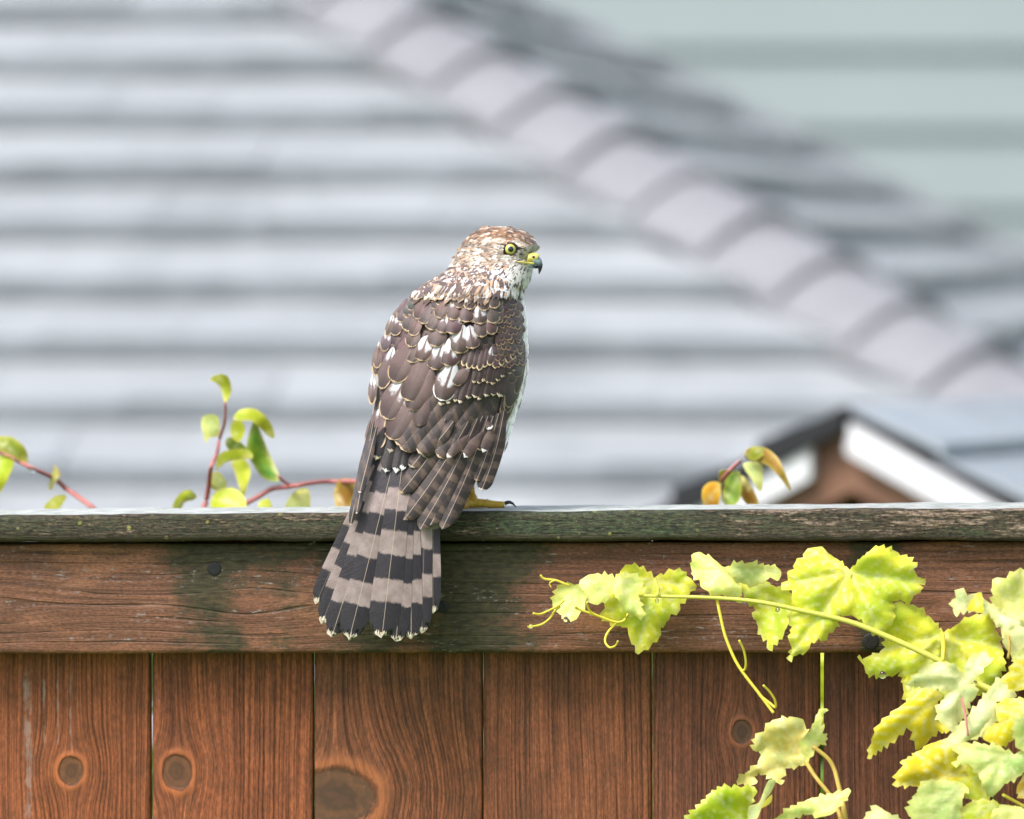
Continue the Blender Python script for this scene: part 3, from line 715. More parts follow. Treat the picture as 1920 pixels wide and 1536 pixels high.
# main stem, petioles, tendrils
mp = [(1192, 1117), (1240, 1118), (1340, 1121), (1420, 1128), (1490, 1142), (1590, 1165), (1660, 1192), (1760, 1238), (1830, 1280), (1880, 1305), (1960, 1360), (2060, 1480), (2120, 1800)]
shoot('stem', mp, [-.036, -.05, -.06, -.07, -.075, -.08, -.085, -.09, -.09, -.1, -.12, -.17, -.22], [2.4, 3.2, 3.6, 4, 4.4, 5, 5.4, 6, 6.5, 7, 8, 10, 13], M_stem, vine)
V, F = tube([P(2120, 1800, -.22) - gp, Vector((-.01, 0, .8)), Vector((.01, 0, .3)), Vector((0, 0, -.02))], [.0058, .008, .011, .013], 8); mk('stem', V, F, M_stem, vine)
shoot('petiole', [(1232, 1118), (1234, 1105), (1228, 1086)], [-.053, -.05, -.03], [3, 3, 3.4], M_stem, vine)
shoot('petiole', [(1767, 1240), (1769, 1215), (1767, 1188)], [-.092, -.08, -.064], [4, 4, 4.5], M_tend, vine)
shoot('petiole', [(1815, 1380), (1810, 1340), (1803, 1310)], [-.165, -.16, -.14], [2.2, 2.2, 2.6], M_red, vine)
shoot('petiole', [(1640, 1186), (1610, 1160), (1597, 1120), (1594, 1075)], [-.07, -.064, -.066, -.066], [3, 3, 3, 3], M_stem, vine)
shoot('petiole', [(1890, 1235), (1893, 1210), (1888, 1185)], [-.145, -.145, -.14], [2.5, 2.5, 2.5], M_bstem, vine)
shoot('petiole', [(1985, 1545), (1920, 1512), (1880, 1490)], [-.15, -.155, -.165], [3, 3, 3], M_tend, vine)
TD = -.06
def tend(pts, r0=2.6, r1=1.4, d0=-.05, d1=-.075):
    n = len(pts); shoot('tendril', pts, [d0 + (d1 - d0) * i / (n - 1) for i in range(n)], [r0 + (r1 - r0) * i / (n - 1) for i in range(n)], M_tend, vine)
tend(C5((850, 480), (790, 560), (760, 640), (700, 665), (600, 632), (530, 600), (505, 560), (500, 530)), 3, 2, -.03, -.05)
tend(C5((600, 632), (520, 605), (445, 578), (420, 560)), 2.6, 2.2, -.035, -.045)
tend(C5((695, 672), (640, 730), (620, 790), (650, 832), (690, 820), (706, 790)), 2.4, 1.8, -.035, -.06)
tend(C5((345, 520), (300, 560), (270, 575), (190, 610), (140, 605)), 2.2, 2.0, -.045, -.06)
tend(C5((320, 560), (285, 590), (250, 640), (190, 682), (105, 695)), 2.4, 1.9, -.045, -.06)
tend(C5((380, 420), (350, 408), (290, 385), (215, 375), (190, 350)), 2.6, 2.2, -.045, -.05)
tend(C5((290, 385), (262, 395), (250, 410), (262, 432)), 1.6, 1.2, -.05, -.05)
tend(C5((1368, 500), (1370, 530), (1385, 600), (1420, 750), (1480, 900), (1540, 1000), (1640, 1130), (1700, 1210), (1745, 1270)), 2.8, 3.2, -.055, -.07)
tend(C5((1525, 985), (1552, 980), (1560, 930), (1545, 850), (1515, 785)), 2.4, 2.2, -.062, -.08)
tend(C5((1650, 1150), (1720, 1205), (1757, 1232), (1752, 1180), (1715, 1125), (1675, 1085)), 2.6, 2.2, -.066, -.085)
def drops(root, lst):
    for (px, py, d, r) in lst:
        bm = bmesh.new(); bmesh.ops.create_uvsphere(bm, u_segments=14, v_segments=10, radius=r * .45e-3)
        for v in bm.verts:
            if v.co.z > 0: v.co.z *= 1.25
        V = [v.co + (P(px, py, d) - root.location) for v in bm.verts]; F = [[v.index for v in f.verts] for f in bm.faces]; bm.free()
        mk('water_drop', V, F, M_drop, root)
drops(vine, [(1061, 1162, -.05, 5), (995, 1175, -.063, 4.5), (1655, 1266, -.07, 7), (1232, 1127, -.055, 4), (1458, 1144, -.08, 4.5), (1828, 1282, -.1, 5)])

gp2 = P(1590, 1700, -.3); gp2.z = 0
vine2 = empty('grape_vine', gp2, 'low grape vine shoot with curled orange edged leaf below the hanging tendril', 'vine')
def g2(pts, pet, d, kind, **k):
    g2.i += 1; return leaf(pts, pet[0], d, kind, vine2, seed=g2.i, **k)
g2.i = 60
g2(C8((730, 610), (745, 500), (830, 440), (880, 360), (980, 320), (1100, 310), (1180, 330), (1210, 420), (1220, 450), (1170, 520), (1170, 640), (1210, 740), (1080, 770), (1020, 770), (1000, 850), (970, 870), (1000, 910), (970, 915), (900, 860), (850, 830), (780, 810), (740, 840), (760, 910), (700, 930), (580, 895), (600, 850), (700, 790), (770, 740), (800, 650), (820, 590)), C8((1205, 715)), -.10, 'M', wav=1.6)
g2(C8((1240, 440), (1280, 360), (1310, 280), (1350, 235), (1395, 235), (1385, 265), (1350, 290), (1340, 390), (1375, 395), (1350, 460), (1390, 490), (1380, 530), (1290, 590), (1240, 680), (1210, 710), (1165, 600), (1180, 500)), C8((1270, 580)), -.12, 'YP', wav=1.4)
g2(C8((110, 1229), (260, 1090), (350, 990), (450, 940), (620, 945), (720, 935), (770, 980), (700, 1100), (690, 1229), (660, 1320), (60, 1320)), C8((700, 1300)), -.13, 'L', wav=1.2)
g2(C8((690, 1120), (780, 1080), (830, 960), (870, 880), (920, 870), (930, 900), (890, 990), (830, 1070), (760, 1240), (690, 1280)), C8((700, 1240)), -.145, 'W', teeth=False)
g2(C8((900, 1010), (890, 1080), (830, 1120), (790, 1130), (850, 1050)), C8((830, 1100)), -.135, 'G', teeth=False)
g2(C8((880, 1260), (1060, 1130), (1250, 1040), (1450, 1000), (1590, 950), (1580, 1040), (1540, 1070), (1430, 1190), (1340, 1210), (1180, 1180), (1000, 1290)), C8((1400, 1150)), -.15, 'YP')
shoot('petiole', C8((1205, 712), (1300, 860), (1420, 1010), (1500, 1160), (1560, 1400)), [-.10, -.115, -.12, -.125, -.14], [4.2, 4, 4, 4.5, 5], M_bstem, vine2)
shoot('petiole', C8((1270, 575), (1400, 680), (1460, 780), (1500, 930), (1540, 1100), (1580, 1400)), [-.12, -.12, -.12, -.125, -.13, -.14], [3.8, 4, 4.2, 4.5, 5, 6], M_bstem, vine2)
e = C8((1580, 1400))[0]
V, F = tube([P(e[0], e[1], -.14) - gp2, Vector((0, .08, .9)), Vector((0, 0, -.02))], [.0028, .006, .009], 8); mk('stem', V, F, M_bstem, vine2)

# climbers behind the fence
def CL(*p): return cr_(2.743, 0, 680, p)
def CRt(*p): return cr_(2.667, 1200, 720, p)
def back(label, stems, leaves, base_px, seed0, dropl=()):
    d0 = .42; b = P(base_px, 1500, d0); b.z = 0
    r = empty('climbing_shrub', b, label, 'shrub shoot')
    for pts, r0, r1 in stems:
        n = len(pts); shoot('stem', pts, [d0 + .02 * math.sin(i * 1.7 + seed0) for i in range(n)], [r0 + (r1 - r0) * i / (n - 1) for i in range(n)], M_red, r)
    for i, (pts, kind) in enumerate(leaves):
        leaf(pts, pts[0], d0 - .015 + .006 * (i % 5), kind, r, teeth=False, seed=seed0 + i, wav=1.6, grid=9)
    drops(r, dropl)
    return r
lroot = back('climber shoot with red stem and two arched leaves at far left above fence', [
    (CL((-120, 430), (0, 462), (80, 500), (150, 535), (270, 590), (340, 650), (400, 690), (490, 760), (560, 850), (600, 1400), (610, 3400)), 3, 7)], [
    (CL((-40, 390), (40, 378), (90, 400), (130, 440), (145, 500), (130, 520), (60, 480), (0, 455), (-40, 440)), 'D'),
    (CL((-10, 478), (70, 500), (50, 580), (0, 670), (-30, 690), (-60, 560)), 'L'),
    (CL((300, 590), (290, 540), (265, 570), (250, 640), (262, 660), (285, 620)), 'P'),
    (CL((300, 590), (275, 540), (285, 530), (310, 570)), 'O'),
    (CL((340, 685), (280, 690), (225, 745), (290, 760), (320, 730)), 'L')], 215, 100, [(61, 884, .40, 7)])
croot = back('bushy climber shoot with pink stems rising left of the hawk tail', [
    (CL((1160, 205), (1155, 310), (1130, 390), (1115, 470), (1085, 540), (1075, 620), (1060, 720), (1050, 800), (1080, 1400), (1100, 3400)), 2.5, 7),
    (CL((1240, 740), (1330, 690), (1400, 650), (1480, 640), (1540, 630), (1640, 615), (1720, 612), (1830, 612), (1900, 640)), 5, 5),
    (CL((1240, 740), (1150, 900), (1080, 1400)), 5, 6),
    (CL((1430, 585), (1480, 625), (1530, 635)), 3, 3.5)], [
    (CL((1155, 205), (1140, 150), (1120, 110), (1080, 88), (1120, 60), (1170, 70), (1190, 130), (1180, 180)), 'L'),
    (CL((1130, 340), (1120, 280), (1080, 265), (1040, 285), (1038, 340), (1060, 410), (1080, 385), (1120, 380)), 'P'),
    (CL((1200, 290), (1230, 245), (1300, 235), (1360, 270), (1400, 330), (1410, 390), (1370, 370), (1330, 330), (1290, 300), (1240, 300)), 'L'),
    (CL((1440, 595), (1410, 520), (1370, 430), (1330, 330), (1308, 250), (1300, 310), (1280, 370), (1268, 450), (1300, 520), (1350, 590), (1410, 612)), 'E'),
    (CL((1440, 590), (1410, 520), (1370, 430), (1330, 330), (1312, 255), (1322, 350), (1350, 450), (1400, 560)), 'W'),
    (CL((1190, 310), (1240, 300), (1260, 350), (1230, 410), (1190, 380)), 'L'),
    (CL((1110, 535), (1130, 470), (1200, 445), (1280, 450), (1300, 490), (1230, 500), (1170, 510), (1120, 545)), 'L'),
    (CL((1190, 510), (1260, 500), (1290, 560), (1270, 640), (1255, 690), (1230, 640), (1205, 560)), 'L'),
    (CL((1160, 400), (1200, 385), (1260, 430), (1270, 460), (1180, 450)), 'E'),
    (CL((1090, 570), (1130, 565), (1170, 630), (1120, 660), (1085, 640)), 'P'),
    (CL((1090, 690), (1140, 650), (1200, 645), (1250, 680), (1265, 745), (1180, 775), (1090, 770)), 'L'),
    (CL((1010, 685), (970, 655), (920, 680), (885, 745), (920, 770), (950, 720), (1000, 705)), 'L'),
    (CL((1590, 660), (1540, 650), (1490, 690), (1465, 760), (1530, 775), (1590, 760)), 'P'),
    (CL((1575, 690), (1545, 700), (1510, 760), (1570, 770)), 'E'),
    (CL((1720, 650), (1750, 600), (1810, 600), (1830, 660), (1810, 730), (1790, 790), (1740, 780), (1718, 700)), 'B'),
    (CL((1330, 720), (1380, 700), (1400, 760), (1340, 770)), 'L')], 400, 130)
rroot = back('climber tip with red and orange leaves in front of the playhouse gable', [
    (CRt((500, 385), (450, 430), (400, 500), (380, 600), (370, 680), (360, 1400), (350, 3400)), 3, 7)], [
    (CRt((525, 345), (560, 315), (630, 320), (690, 370), (720, 430), (750, 510), (745, 530), (700, 470), (640, 410), (570, 385), (530, 370)), 'B'),
    (CRt((520, 345), (570, 312), (640, 330), (600, 370), (560, 385)), 'D'),
    (CRt((515, 400), (600, 395), (615, 450), (605, 540), (560, 480)), 'P'),
    (CRt((500, 440), (440, 460), (415, 530), (420, 600), (470, 608), (505, 560)), 'E'),
    (CRt((505, 460), (550, 500), (595, 600), (550, 612), (505, 560)), 'B'),
    (CRt((400, 500), (350, 490), (310, 530), (320, 612), (380, 618), (400, 580)), 'OR'),
    (CRt((470, 430), (440, 425), (395, 440), (400, 510), (430, 480)), 'D'),
    ([(1400, 1300), (1480, 1240), (1560, 1225), (1640, 1270), (1660, 1340), (1600, 1380), (1500, 1370)], 'L'),
    ([(1380, 1440), (1470, 1370), (1580, 1350), (1660, 1420), (1620, 1500), (1500, 1510)], 'E'),
    ([(1400, 1580), (1480, 1500), (1580, 1480), (1650, 1560), (1600, 1640), (1480, 1650)], 'E')], 1330, 160)

# ------------------------------------------------------------------ the hawk
HR = P(885, 953, .05)
hawk = empty('hawk', HR, 'young brown hawk seen from behind, head turned right, perched on the mossy fence cap', 'bird')
#      y     L    R    back   half-depth (rear surface of the bird and half its thickness)
TB = [(424, 915, 945, .046, .006), (428, 903, 962, .039, .013), (434, 891, 980, .033, .018), (442, 881, 993, .029, .022), (452, 872, 1004, .026, .025),
      (462, 866, 1010, .024, .027), (472, 860, 1008, .022, .028), (485, 852, 1000, .020, .029), (500, 843, 999, .016, .032), (515, 829, 997, .011, .036),
      (530, 808, 991, .004, .041), (545, 786, 981, -.004, .047), (560, 766, 979, -.010, .051), (580, 749, 981, -.016, .055), (610, 731, 983, -.022, .057),
      (650, 715, 985, -.027, .058), (700, 705, 985, -.031, .056), (750, 698, 975, -.034, .052), (800, 690, 958, -.037, .046), (850, 684, 946, -.041, .034),
      (900, 672, 930, -.045, .022), (950, 660, 900, -.048, .014), (1000, 640, 860, -.050, .008), (1210, 560, 850, -.052, .006)]
TBn = np.array(TB, float)
def row(y): return [float(np.interp(y, TBn[:, 0], TBn[:, i])) for i in (1, 2, 3, 4)]
def surf(px, py):
    L, R, bk, hd = row(py); cx, hw = (L + R) / 2, (R - L) / 2
    u = max(-.992, min(.992, (px - cx) / hw)); return bk + hd - hd * math.sqrt(1 - u * u)
# body: one continuous mesh, closed at crown and vent
def plume_body():
    fc = attr('fc', 'Vector'); x, y, z = sep(fc)        # px/100, py/100, front/back
    st = noi(xyz(x * 26, y * 5, z * 6), 1, 3, .6); n = noi(xyz(x * 60, y * 25, z * 20), 1, 3)
    pale = mc(ss(.55, .68, st), (.66, .64, .60), (.16, .09, .06))
    brown = mc(ss(.35, .65, n), (.05, .032, .028), (.13, .085, .07))
    return dict(c=mc(attr('pale'), brown, pale), r=.85, h=st + n, hd=.001, sheen=.2)
M_body = material('plumage_down', plume_body)
ysb = [424.5, 428, 433, 440, 450, 460, 470, 480, 492, 505, 518, 530, 545, 560, 580, 600, 630, 660, 700, 740, 780, 820, 850, 875, 892, 902]
V, F, fcA, pal = [], [], [], []; ns = 36
for y in ysb:
    L, R, bk, hd = row(y)
    if y > 800:
        t = (y - 800) / 102; L = 700 + 75 * t ** 1.3; R = 955 - 80 * t ** 1.2; hd = .046 - .022 * t; bk = -.033 + .012 * t
    ins_ = min(4.5, (R - L) * .08); cx, hw_ = (L + R) / 2, (R - L) / 2 - ins_
    for k in range(ns):
        a = 2 * math.pi * k / ns; dd = bk + hd - (hd - .0012) * math.cos(a); px = cx + hw_ * math.sin(a)
        V.append(P(px, y, dd) - HR); fcA.append((px / 100, y / 100, dd * 20))
        rightness = (px - cx) / hw_
        pal.append(1.0 if (math.cos(a) < .12 and y > 480) else (.75 if y < 545 else 0.0))
m = len(ysb)
for i in range(m - 1):
    for k in range(ns):
        k2 = (k + 1) % ns; F.append((i * ns + k, i * ns + k2, (i + 1) * ns + k2, (i + 1) * ns + k))
F.append(tuple(range(ns))[::-1]); F.append(tuple((m - 1) * ns + k for k in range(ns)))
mk('body', V, F, M_body, hawk, {'fc': ('FLOAT_VECTOR', fcA), 'pale': ('FLOAT', pal)})

# feathers -------------------------------------------------------
def is0(v): return v
def feather_fn():
    s, t, seed = sep(attr('st', 'Vector'))               # across -1..1, along 0..1, seed
    lat, tipd, pb = sep(attr('fm', 'Vector'))            # across px, px from tip, bar phase
    cb, ce = attr('cb', 'Color'), attr('ce', 'Color')
    ew = attr('ew'); pa = attr('pa'); bar = attr('bar'); shaft = attr('shaft'); tw = attr('tw')
    al = ab(lat)
    barb = noi(xyz((tipd + al * .8) * .55, lat * .03, seed), 1, 3, .65)
    barb2 = noi(xyz((tipd + al * .8) * 1.6, lat * .05, seed + 5), 1, 2, .6)
    big = noi(xyz(lat * .06, tipd * .05, seed + 2), 1, 3)
    c = mulc(cb, (barb - .5) * .9 + (big - .5) * 1.0 + 1.0)
    # paler base half with a pearly highlight painted in, dark near the tip
    pearl = (1 - ss(.40, .90, t + (big - .5) * .4))
    c = mc(pearl * (1 - ss(.6, .9, ab(bar))) * .42, c, mulc(mc(.35, cb, N_(.098, .074, .082)), barb * 1.2 + 2.3))
    c = mulc(c, 1.05 - ss(.55, .95, t) * .35)
    # bars of tail and wing
    jag = (barb2 - .5) * 8 + (big - .5) * 9
    def band(lo_, hi_): return ss(lo_ - 2.2, lo_ + 2.2, tipd + jag) * (1 - ss(hi_ - 2.2, hi_ + 2.2, tipd + jag))
    tb = band(66, 110); tb = mx(tb, band(157, 201)); tb = mx(tb, band(241, 281)); tb = mx(tb, band(325, 360))
    wb = ss(-.35, .45, sn((pb + jag * .8) * .232))
    is_t = ss(1.4, 1.6, bar); is_w = ss(.4, .6, bar) * (1 - is_t)
    lt = mc(ss(.3, .7, big), (.26, .195, .180), (.35, .275, .262))
    c = mc(is_t * tb, c, mulc(lt, barb * .5 + .75))
    c = mc(is_w * wb * ss(.0, .3, t) * ss(.30, .62, big) * .85, c, mulc((N_(.135, .088, .068)), barb + .5))
    # pale patch
    lim = .655 + (big - .5) * .75 - ab(ab(s) - .40) * .40 + (barb - .5) * .12
    pm = (1 - ss(-.11, .07, t - lim * mi(pa, 1.0))) * ss(.0, .25, pa) * ss(.06, .16, ab(s) + (barb2 - .5) * .1) * (1 - ss(.78, .98, ab(s)) * .7)
    c = mc(pm, c, (.66, .66, .69))
    # edges: pale rim near the tip, worn and broken
    edd = attr('ed'); side = ss(.52, .86, t) * ss(.02, .14, ab(s))
    rim = (1 - ss(.35, .75, edd / tw)) * side
    tipm = 1 - ss(.5, 1.0, tipd / tw + (barb2 - .5) * .4 + (noi(xyz(lat * .45, seed, 1.0), 1, 3, .7) - .5) * 1.5)
    rim = rim * (1 - ss(.4, .6, ab(bar)) * .88)
    ed = ss(.38, .72, mx(rim * .78, tipm) + (barb2 - .5) * .4 + (big - .5) * 1.1)
    c = mc(ed * ew, c, ce)
    sh_ = (1 - ss(.15, .75, al)) * shaft
    c = mc(mx(sh_, 0.0), c, (.55, .43, .32))
    dk = (1 - ss(.25, .8, al)) * mx(shaft * -1.0, 0.0)
    c = mc(dk * .8, c, mulc(cb, .35))
    return dict(c=c, r=.46, h=barb * .8 + barb2 * .5, hd=.0005, hs=.7, spec=.5, sheen=.1)
def N_(*v):
    n = N.tree.nodes.new('ShaderNodeRGB'); n.outputs[0].default_value = tuple(v) + (1,); return N(n.outputs[0])
M_fea = material('hawk_feather', feather_fn)
BR = (.082, .048, .041); BR2 = (.056, .033, .029); BUFF = (.52, .37, .22); WHI = (.82, .80, .78); DK = (.030, .021, .022)
FRND = random.Random(11)
def jitc(c, a=.16): f = FRND.uniform(1 - a, 1 + a); return tuple(v * f for v in c)
def feather(base, tip, hw, lift0=.0004, lift1=.0022, shape='cov', cb=BR, ce=BUFF, ew=1.0, pa=0.0, bar=0, shaft=-.6, tw=5.0, bend=0.0, off=0.0, nu=None, nv=None, ragged=0.0, asym=0.0, cup=.22, depth=None, mid=None):
    base = np.array(base, float); tip = np.array(tip, float); ax = tip - base; L = np.linalg.norm(ax); ax /= L; pr = np.array([-ax[1], ax[0]])
    if nv is None: nv = int(max(7, min(44, L / 4)))
    if nu is None: nu = 9 if hw > 8 else 5
    seed = FRND.random() * 50; off *= .6; lift0 *= .6; lift1 *= .65; cup *= .85
    V, st, fm, edv = [], [], [], []; phj = FRND.uniform(-4, 4)
    for j in range(nv + 1):
        t = j / nv
        if shape == 'cov': wv = min(1, (t / .45)) ** .6 * (1 if t < .62 else math.sqrt(max(0, 1 - ((t - .62) / .38) ** 2.2)))
        elif shape == 'flight': wv = min(1, .35 + t * 1.6) * (1 if t < .86 else max(0, 1 - ((t - .86) / .14) ** 2.4) ** .6)
        elif shape == 'tail': wv = (.50 + .50 * min(1, t / .8) ** .8) * (1 if t < .88 else max(0, 1 - ((t - .88) / .12) ** 2.2) ** .55)
        elif shape == 'point': wv = min(1, (t / .3)) ** .7 * (1 - max(0, (t - .3) / .7) ** 1.8)
        wv = max(wv, .02)
        c = base + ax * L * t + pr * bend * math.sin(math.pi * t)
        for i in range(nu):
            s = -1 + 2 * i / (nu - 1); lat = s * hw * wv * (1 + asym * s)
            rg = 0
            if ragged and t > .80: rg = ragged * FRND.uniform(-1, .5) * (t - .80) / .20
            # v-shaped barb sweep: edges fall short of the tip
            q_ = c + pr * lat + ax * rg
            d = (surf(q_[0], q_[1]) if depth is None else depth(q_[0], q_[1])) - off - (lift0 + (lift1 - lift0) * t ** 1.3) + cup * .45e-3 * hw * wv * s * s * 1.0
            V.append(P(q_[0], q_[1], d) - HR); st.append((s, t, seed)); fm.append((lat, L * (1 - t), math.hypot(q_[0] - 955, q_[1] - 735) + phj)); edv.append(min(hw * wv * (1 - abs(s)), L * (1 - t) + (hw * .35 * s * s if shape == 'cov' else 0) * 0))
    Fc = []
    for j in range(nv):
        for i in range(nu - 1): a = j * nu + i; Fc.append((a, a + 1, a + nu + 1, a + nu))
    n = len(V); one = np.ones(n)
    at = {'st': ('FLOAT_VECTOR', st), 'fm': ('FLOAT_VECTOR', fm), 'cb': ('FLOAT_COLOR', np.tile(cb, (n, 1))), 'ce': ('FLOAT_COLOR', np.tile(ce, (n, 1))),
          'ed': ('FLOAT', edv), 'ew': ('FLOAT', one * ew), 'pa': ('FLOAT', one * pa), 'bar': ('FLOAT', one * bar), 'shaft': ('FLOAT', one * shaft), 'tw': ('FLOAT', one * tw)}
    return V, Fc, at
def fput(name, *a, **k):
    V, F, at = feather(*a, **k); return mk(name, V, F, M_fea, hawk, at)

# tail fan
td = lambda x, y: float(np.interp(y, [820, 900, 960, 1210], [-.026, -.034, -.040, -.043]))
tailf = [((592, 1132), 17, 0), ((604, 1168), 19, 1), ((622, 1194), 23, 2), ((655, 1198), 27, 3), ((716, 1195), 29, 4), ((743, 1203), 24, 3), ((771, 1197), 21, 2), ((791, 1186), 18, 1), ((812, 1148), 15, 0)]
TO = np.array([770., 735.])
for (tp, hw_, ly) in tailf:
    v = np.array(tp, float) - TO; L = np.linalg.norm(v); b = TO + v * (70 / L)
    if tp[0] > 800: b = np.array([812., 830.])
    elif tp[0] > 780: b = np.array([800., 825.])
    fput('tail_feather', b, tp, hw_, lift0=.0003, lift1=.0006, shape='tail', cb=(.019, .014, .022), ce=(.66, .57, .45), ew=1.0, bar=2, shaft=.85 if ly > 1 else .3, tw=11,
         off=ly * .0020, nu=17, nv=70, ragged=7.0, depth=td, cup=.10)
# upper tail coverts under the folded wings
for (b, tp, h, ce_, e_) in [((742, 800), (722, 887), 13, WHI, 1), ((760, 800), (742, 886), 13, WHI, 1), ((775, 800), (753, 882), 11, WHI, 1), ((722, 800), (704, 862), 12, (.75, .62, .42), 1),
                          ((740, 790), (731, 850), 9, (.7, .6, .45), .6), ((700, 800), (690, 880), 10, BUFF, .3)]:
    fput('tail_covert', b, tp, h, cb=(.022, .016, .017), ce=ce_, ew=e_, tw=9, off=.009, bar=-1, depth=td, shaft=0, ragged=4)
# far wing tip: pale edged primaries at the left side
for (b, tp, h, o_) in [((697, 790), (657, 985), 7, .0), ((700, 790), (668, 964), 7, .002), ((706, 800), (674, 925), 8, .004)]:
    fput('wing_feather', b, tp, h, shape='flight', cb=(.05, .042, .05), ce=(.72, .66, .60), ew=.9, bar=1, shaft=1, tw=4, off=o_, nu=7, nv=30, depth=lambda x, y: td(x, y) - .008)
# near wing: primaries and secondaries crossing the tail
wd = lambda x, y: float(np.interp(y, [780, 850, 950, 1000], [-.035, -.040, -.0475, -.051])) + .00012 * abs(x - 850)
W = [((945, 770), (903, 920), 15, .000, 4, WHI), ((935, 775), (893, 903), 12, .001, 2, BUFF), ((925, 780), (838, 985), 14, .0020, 3, BUFF), ((915, 780), (829, 992), 15, .0040, 4, (.2, .17, .18)),
     ((905, 780), (807, 985), 16, .0055, 0, (.2, .17, .18)), ((895, 785), (788, 992), 18, .0070, 4, (.16, .14, .15)), ((878, 790), (757, 975), 20, .0095, 4, (.3, .22, .16)), ((850, 790), (751, 925), 17, .0120, 2, BUFF),
     ((835, 785), (770, 877), 14, .0140, 2, (.7, .6, .45)), ((850, 790), (792, 856), 13, .0148, 2, (.7, .6, .45))]
for (b, tp, h, o_, bd, ce_) in W:
    fput('wing_feather', b, tp, h, shape='flight', cb=(.034, .022, .022), ce=ce_, ew=.7, bar=1, shaft=.8, tw=5, off=o_, nu=11, nv=40, bend=-bd * 1.2, depth=wd, cup=.30, ragged=2.0, asym=.0)
for (b, tp, h) in [((880, 815), (838, 858), 9), ((905, 810), (870, 858), 10), ((925, 800), (905, 848), 9), ((912, 790), (921, 805), 7)]:
    fput('covert_feather', b, tp, h, cb=BR, ce=WHI, ew=.9, tw=7, bar=1, shaft=0, off=.0165, depth=wd, ragged=3)
# tertials and greater coverts: bottom first
bd_ = lambda x, y: surf(x, y)
TT = [((915, 735), (822, 858), 20, .0075, .0), ((930, 730), (870, 850), 18, .0062, .0), ((940, 730), (898, 845), 15, .0052, .0), ((890, 730), (785, 850), 22, .0088, .0), ((862, 725), (752, 843), 23, .0102, .0), ((838, 715), (744, 834), 22, .0112, .0)]
for (b, tp, h, o_, p_) in reversed(TT):
    fput('wing_feather', b, tp, h, shape='flight', cb=(.044, .031, .029), ce=(.62, .45, .30), ew=1.0, bar=1, shaft=-.5, tw=5, off=o_, nu=11, nv=30, cup=.32)
CV = [  # base, tip, half-width, patch, edge, offset
    ((704, 770), (688, 840), 9, 0, .9, .010), ((712, 765), (709, 842), 15, .35, 1, .011), ((790, 715), (730, 824), 27, .75, 1, .0135), ((800, 700), (785, 800), 20, 0, .1, .0125),
    ((700, 700), (697, 760), 8, .8, 1, .010), ((765, 700), (721, 786), 24, .8, 1, .0150), ((812, 690), (768, 770), 22, 0, .2, .0150), ((738, 650), (714, 730), 14, .5, 1, .0135),
    ((805, 650), (762, 752), 28, .3, 1, .0165), ((775, 640), (737, 717), 22, .1, .9, .0180), ((712, 640), (704, 706), 10, .3, 1, .010)]
for (b, tp, h, p_, e_, o_) in CV:
    fput('covert_feather', b, tp, h, cb=BR, pa=p_, ew=e_, off=o_, tw=5.5, lift1=.0028, cup=.34)
# greater covert row with pale tips
for i, (x, y) in enumerate([(826, 759), (838, 758), (853, 754), (862, 757), (876, 750), (889, 746), (897, 749), (911, 746), (923, 742), (936, 747)]):
    fput('covert_feather', (x + 20 + FRND.uniform(-2, 2), y - 62), (x, y + FRND.uniform(-2, 2)), FRND.uniform(9, 11.5), cb=jitc(BR2), ce=(.72, .60, .44), ew=1, tw=FRND.uniform(5, 8), bar=-1, ragged=2, off=.0118 + (i % 2) * .0006, cup=.3)
fput('covert_feather', (852, 676), (826, 752), 23, cb=BR, pa=1.02, ew=1, ce=WHI, off=.0160, tw=5, cup=.38)
fput('covert_feather', (880, 690), (850, 722), 12, cb=BR, pa=.2, ew=.6, off=.0150)
# dark long feathers at the right flank of the wing
for (b, tp, h, o_) in [((968, 690), (943, 794), 13, .0075), ((975, 670), (953, 765), 14, .0085), ((983, 640), (968, 740), 9, .0080), ((960, 700), (951, 775), 10, .008)]:
    fput('covert_feather', b, tp, h, cb=BR2, ce=(.5, .38, .24), ew=.75, off=o_, tw=4, lift1=.0026)
for i, (x, y) in enumerate([(888, 718), (897, 720), (905, 719), (914, 720), (923, 721), (933, 716), (941, 708), (955, 702), (963, 695)]):
    fput('covert_feather', (x + 13 - i, y - 45), (x, y + FRND.uniform(-3, 3)), FRND.uniform(7, 9), cb=jitc(BR2), ce=(.66, .50, .32), ew=1, tw=FRND.uniform(4, 7), bar=-1, ragged=2, off=.0138 + (i % 2) * .0005, cup=.3)
for i, (x, y) in enumerate([(868, 690), (878, 691), (888, 692), (898, 694), (908, 690), (918, 687), (928, 692), (940, 686), (952, 680), (962, 674), (970, 686), (976, 668)]):
    fput('covert_feather', (x + 10 - i, y - 38), (x, y + FRND.uniform(-3, 3)), FRND.uniform(6.5, 8), cb=jitc(BR2), pa=.72 if i in (5, 7, 11) else 0, ew=1, tw=5, ce=(.68, .50, .30), off=.0150 + (i % 2) * .0005, cup=.3)
for r_ in range(10):
    y = 612 + r_ * 12
    L_, R_, _, _ = row(y); x0, x1 = L_ + 10, R_ - 12; n_ = int((x1 - x0) / 17)
    for i in range(n_ + 1):
        x = x0 + (x1 - x0) * (i + .5 * (r_ % 2)) / n_
        if x > x1: continue
        sl = -.3 if x < 850 else .1
        fput('under_covert', (x - sl * 38, y - 38), (x, y), 11, cb=tuple(v * FRND.uniform(.75, 1.05) for v in BR), ew=.5, ce=BUFF, off=.0113, lift1=.0010, tw=3.5, nu=7, nv=8)
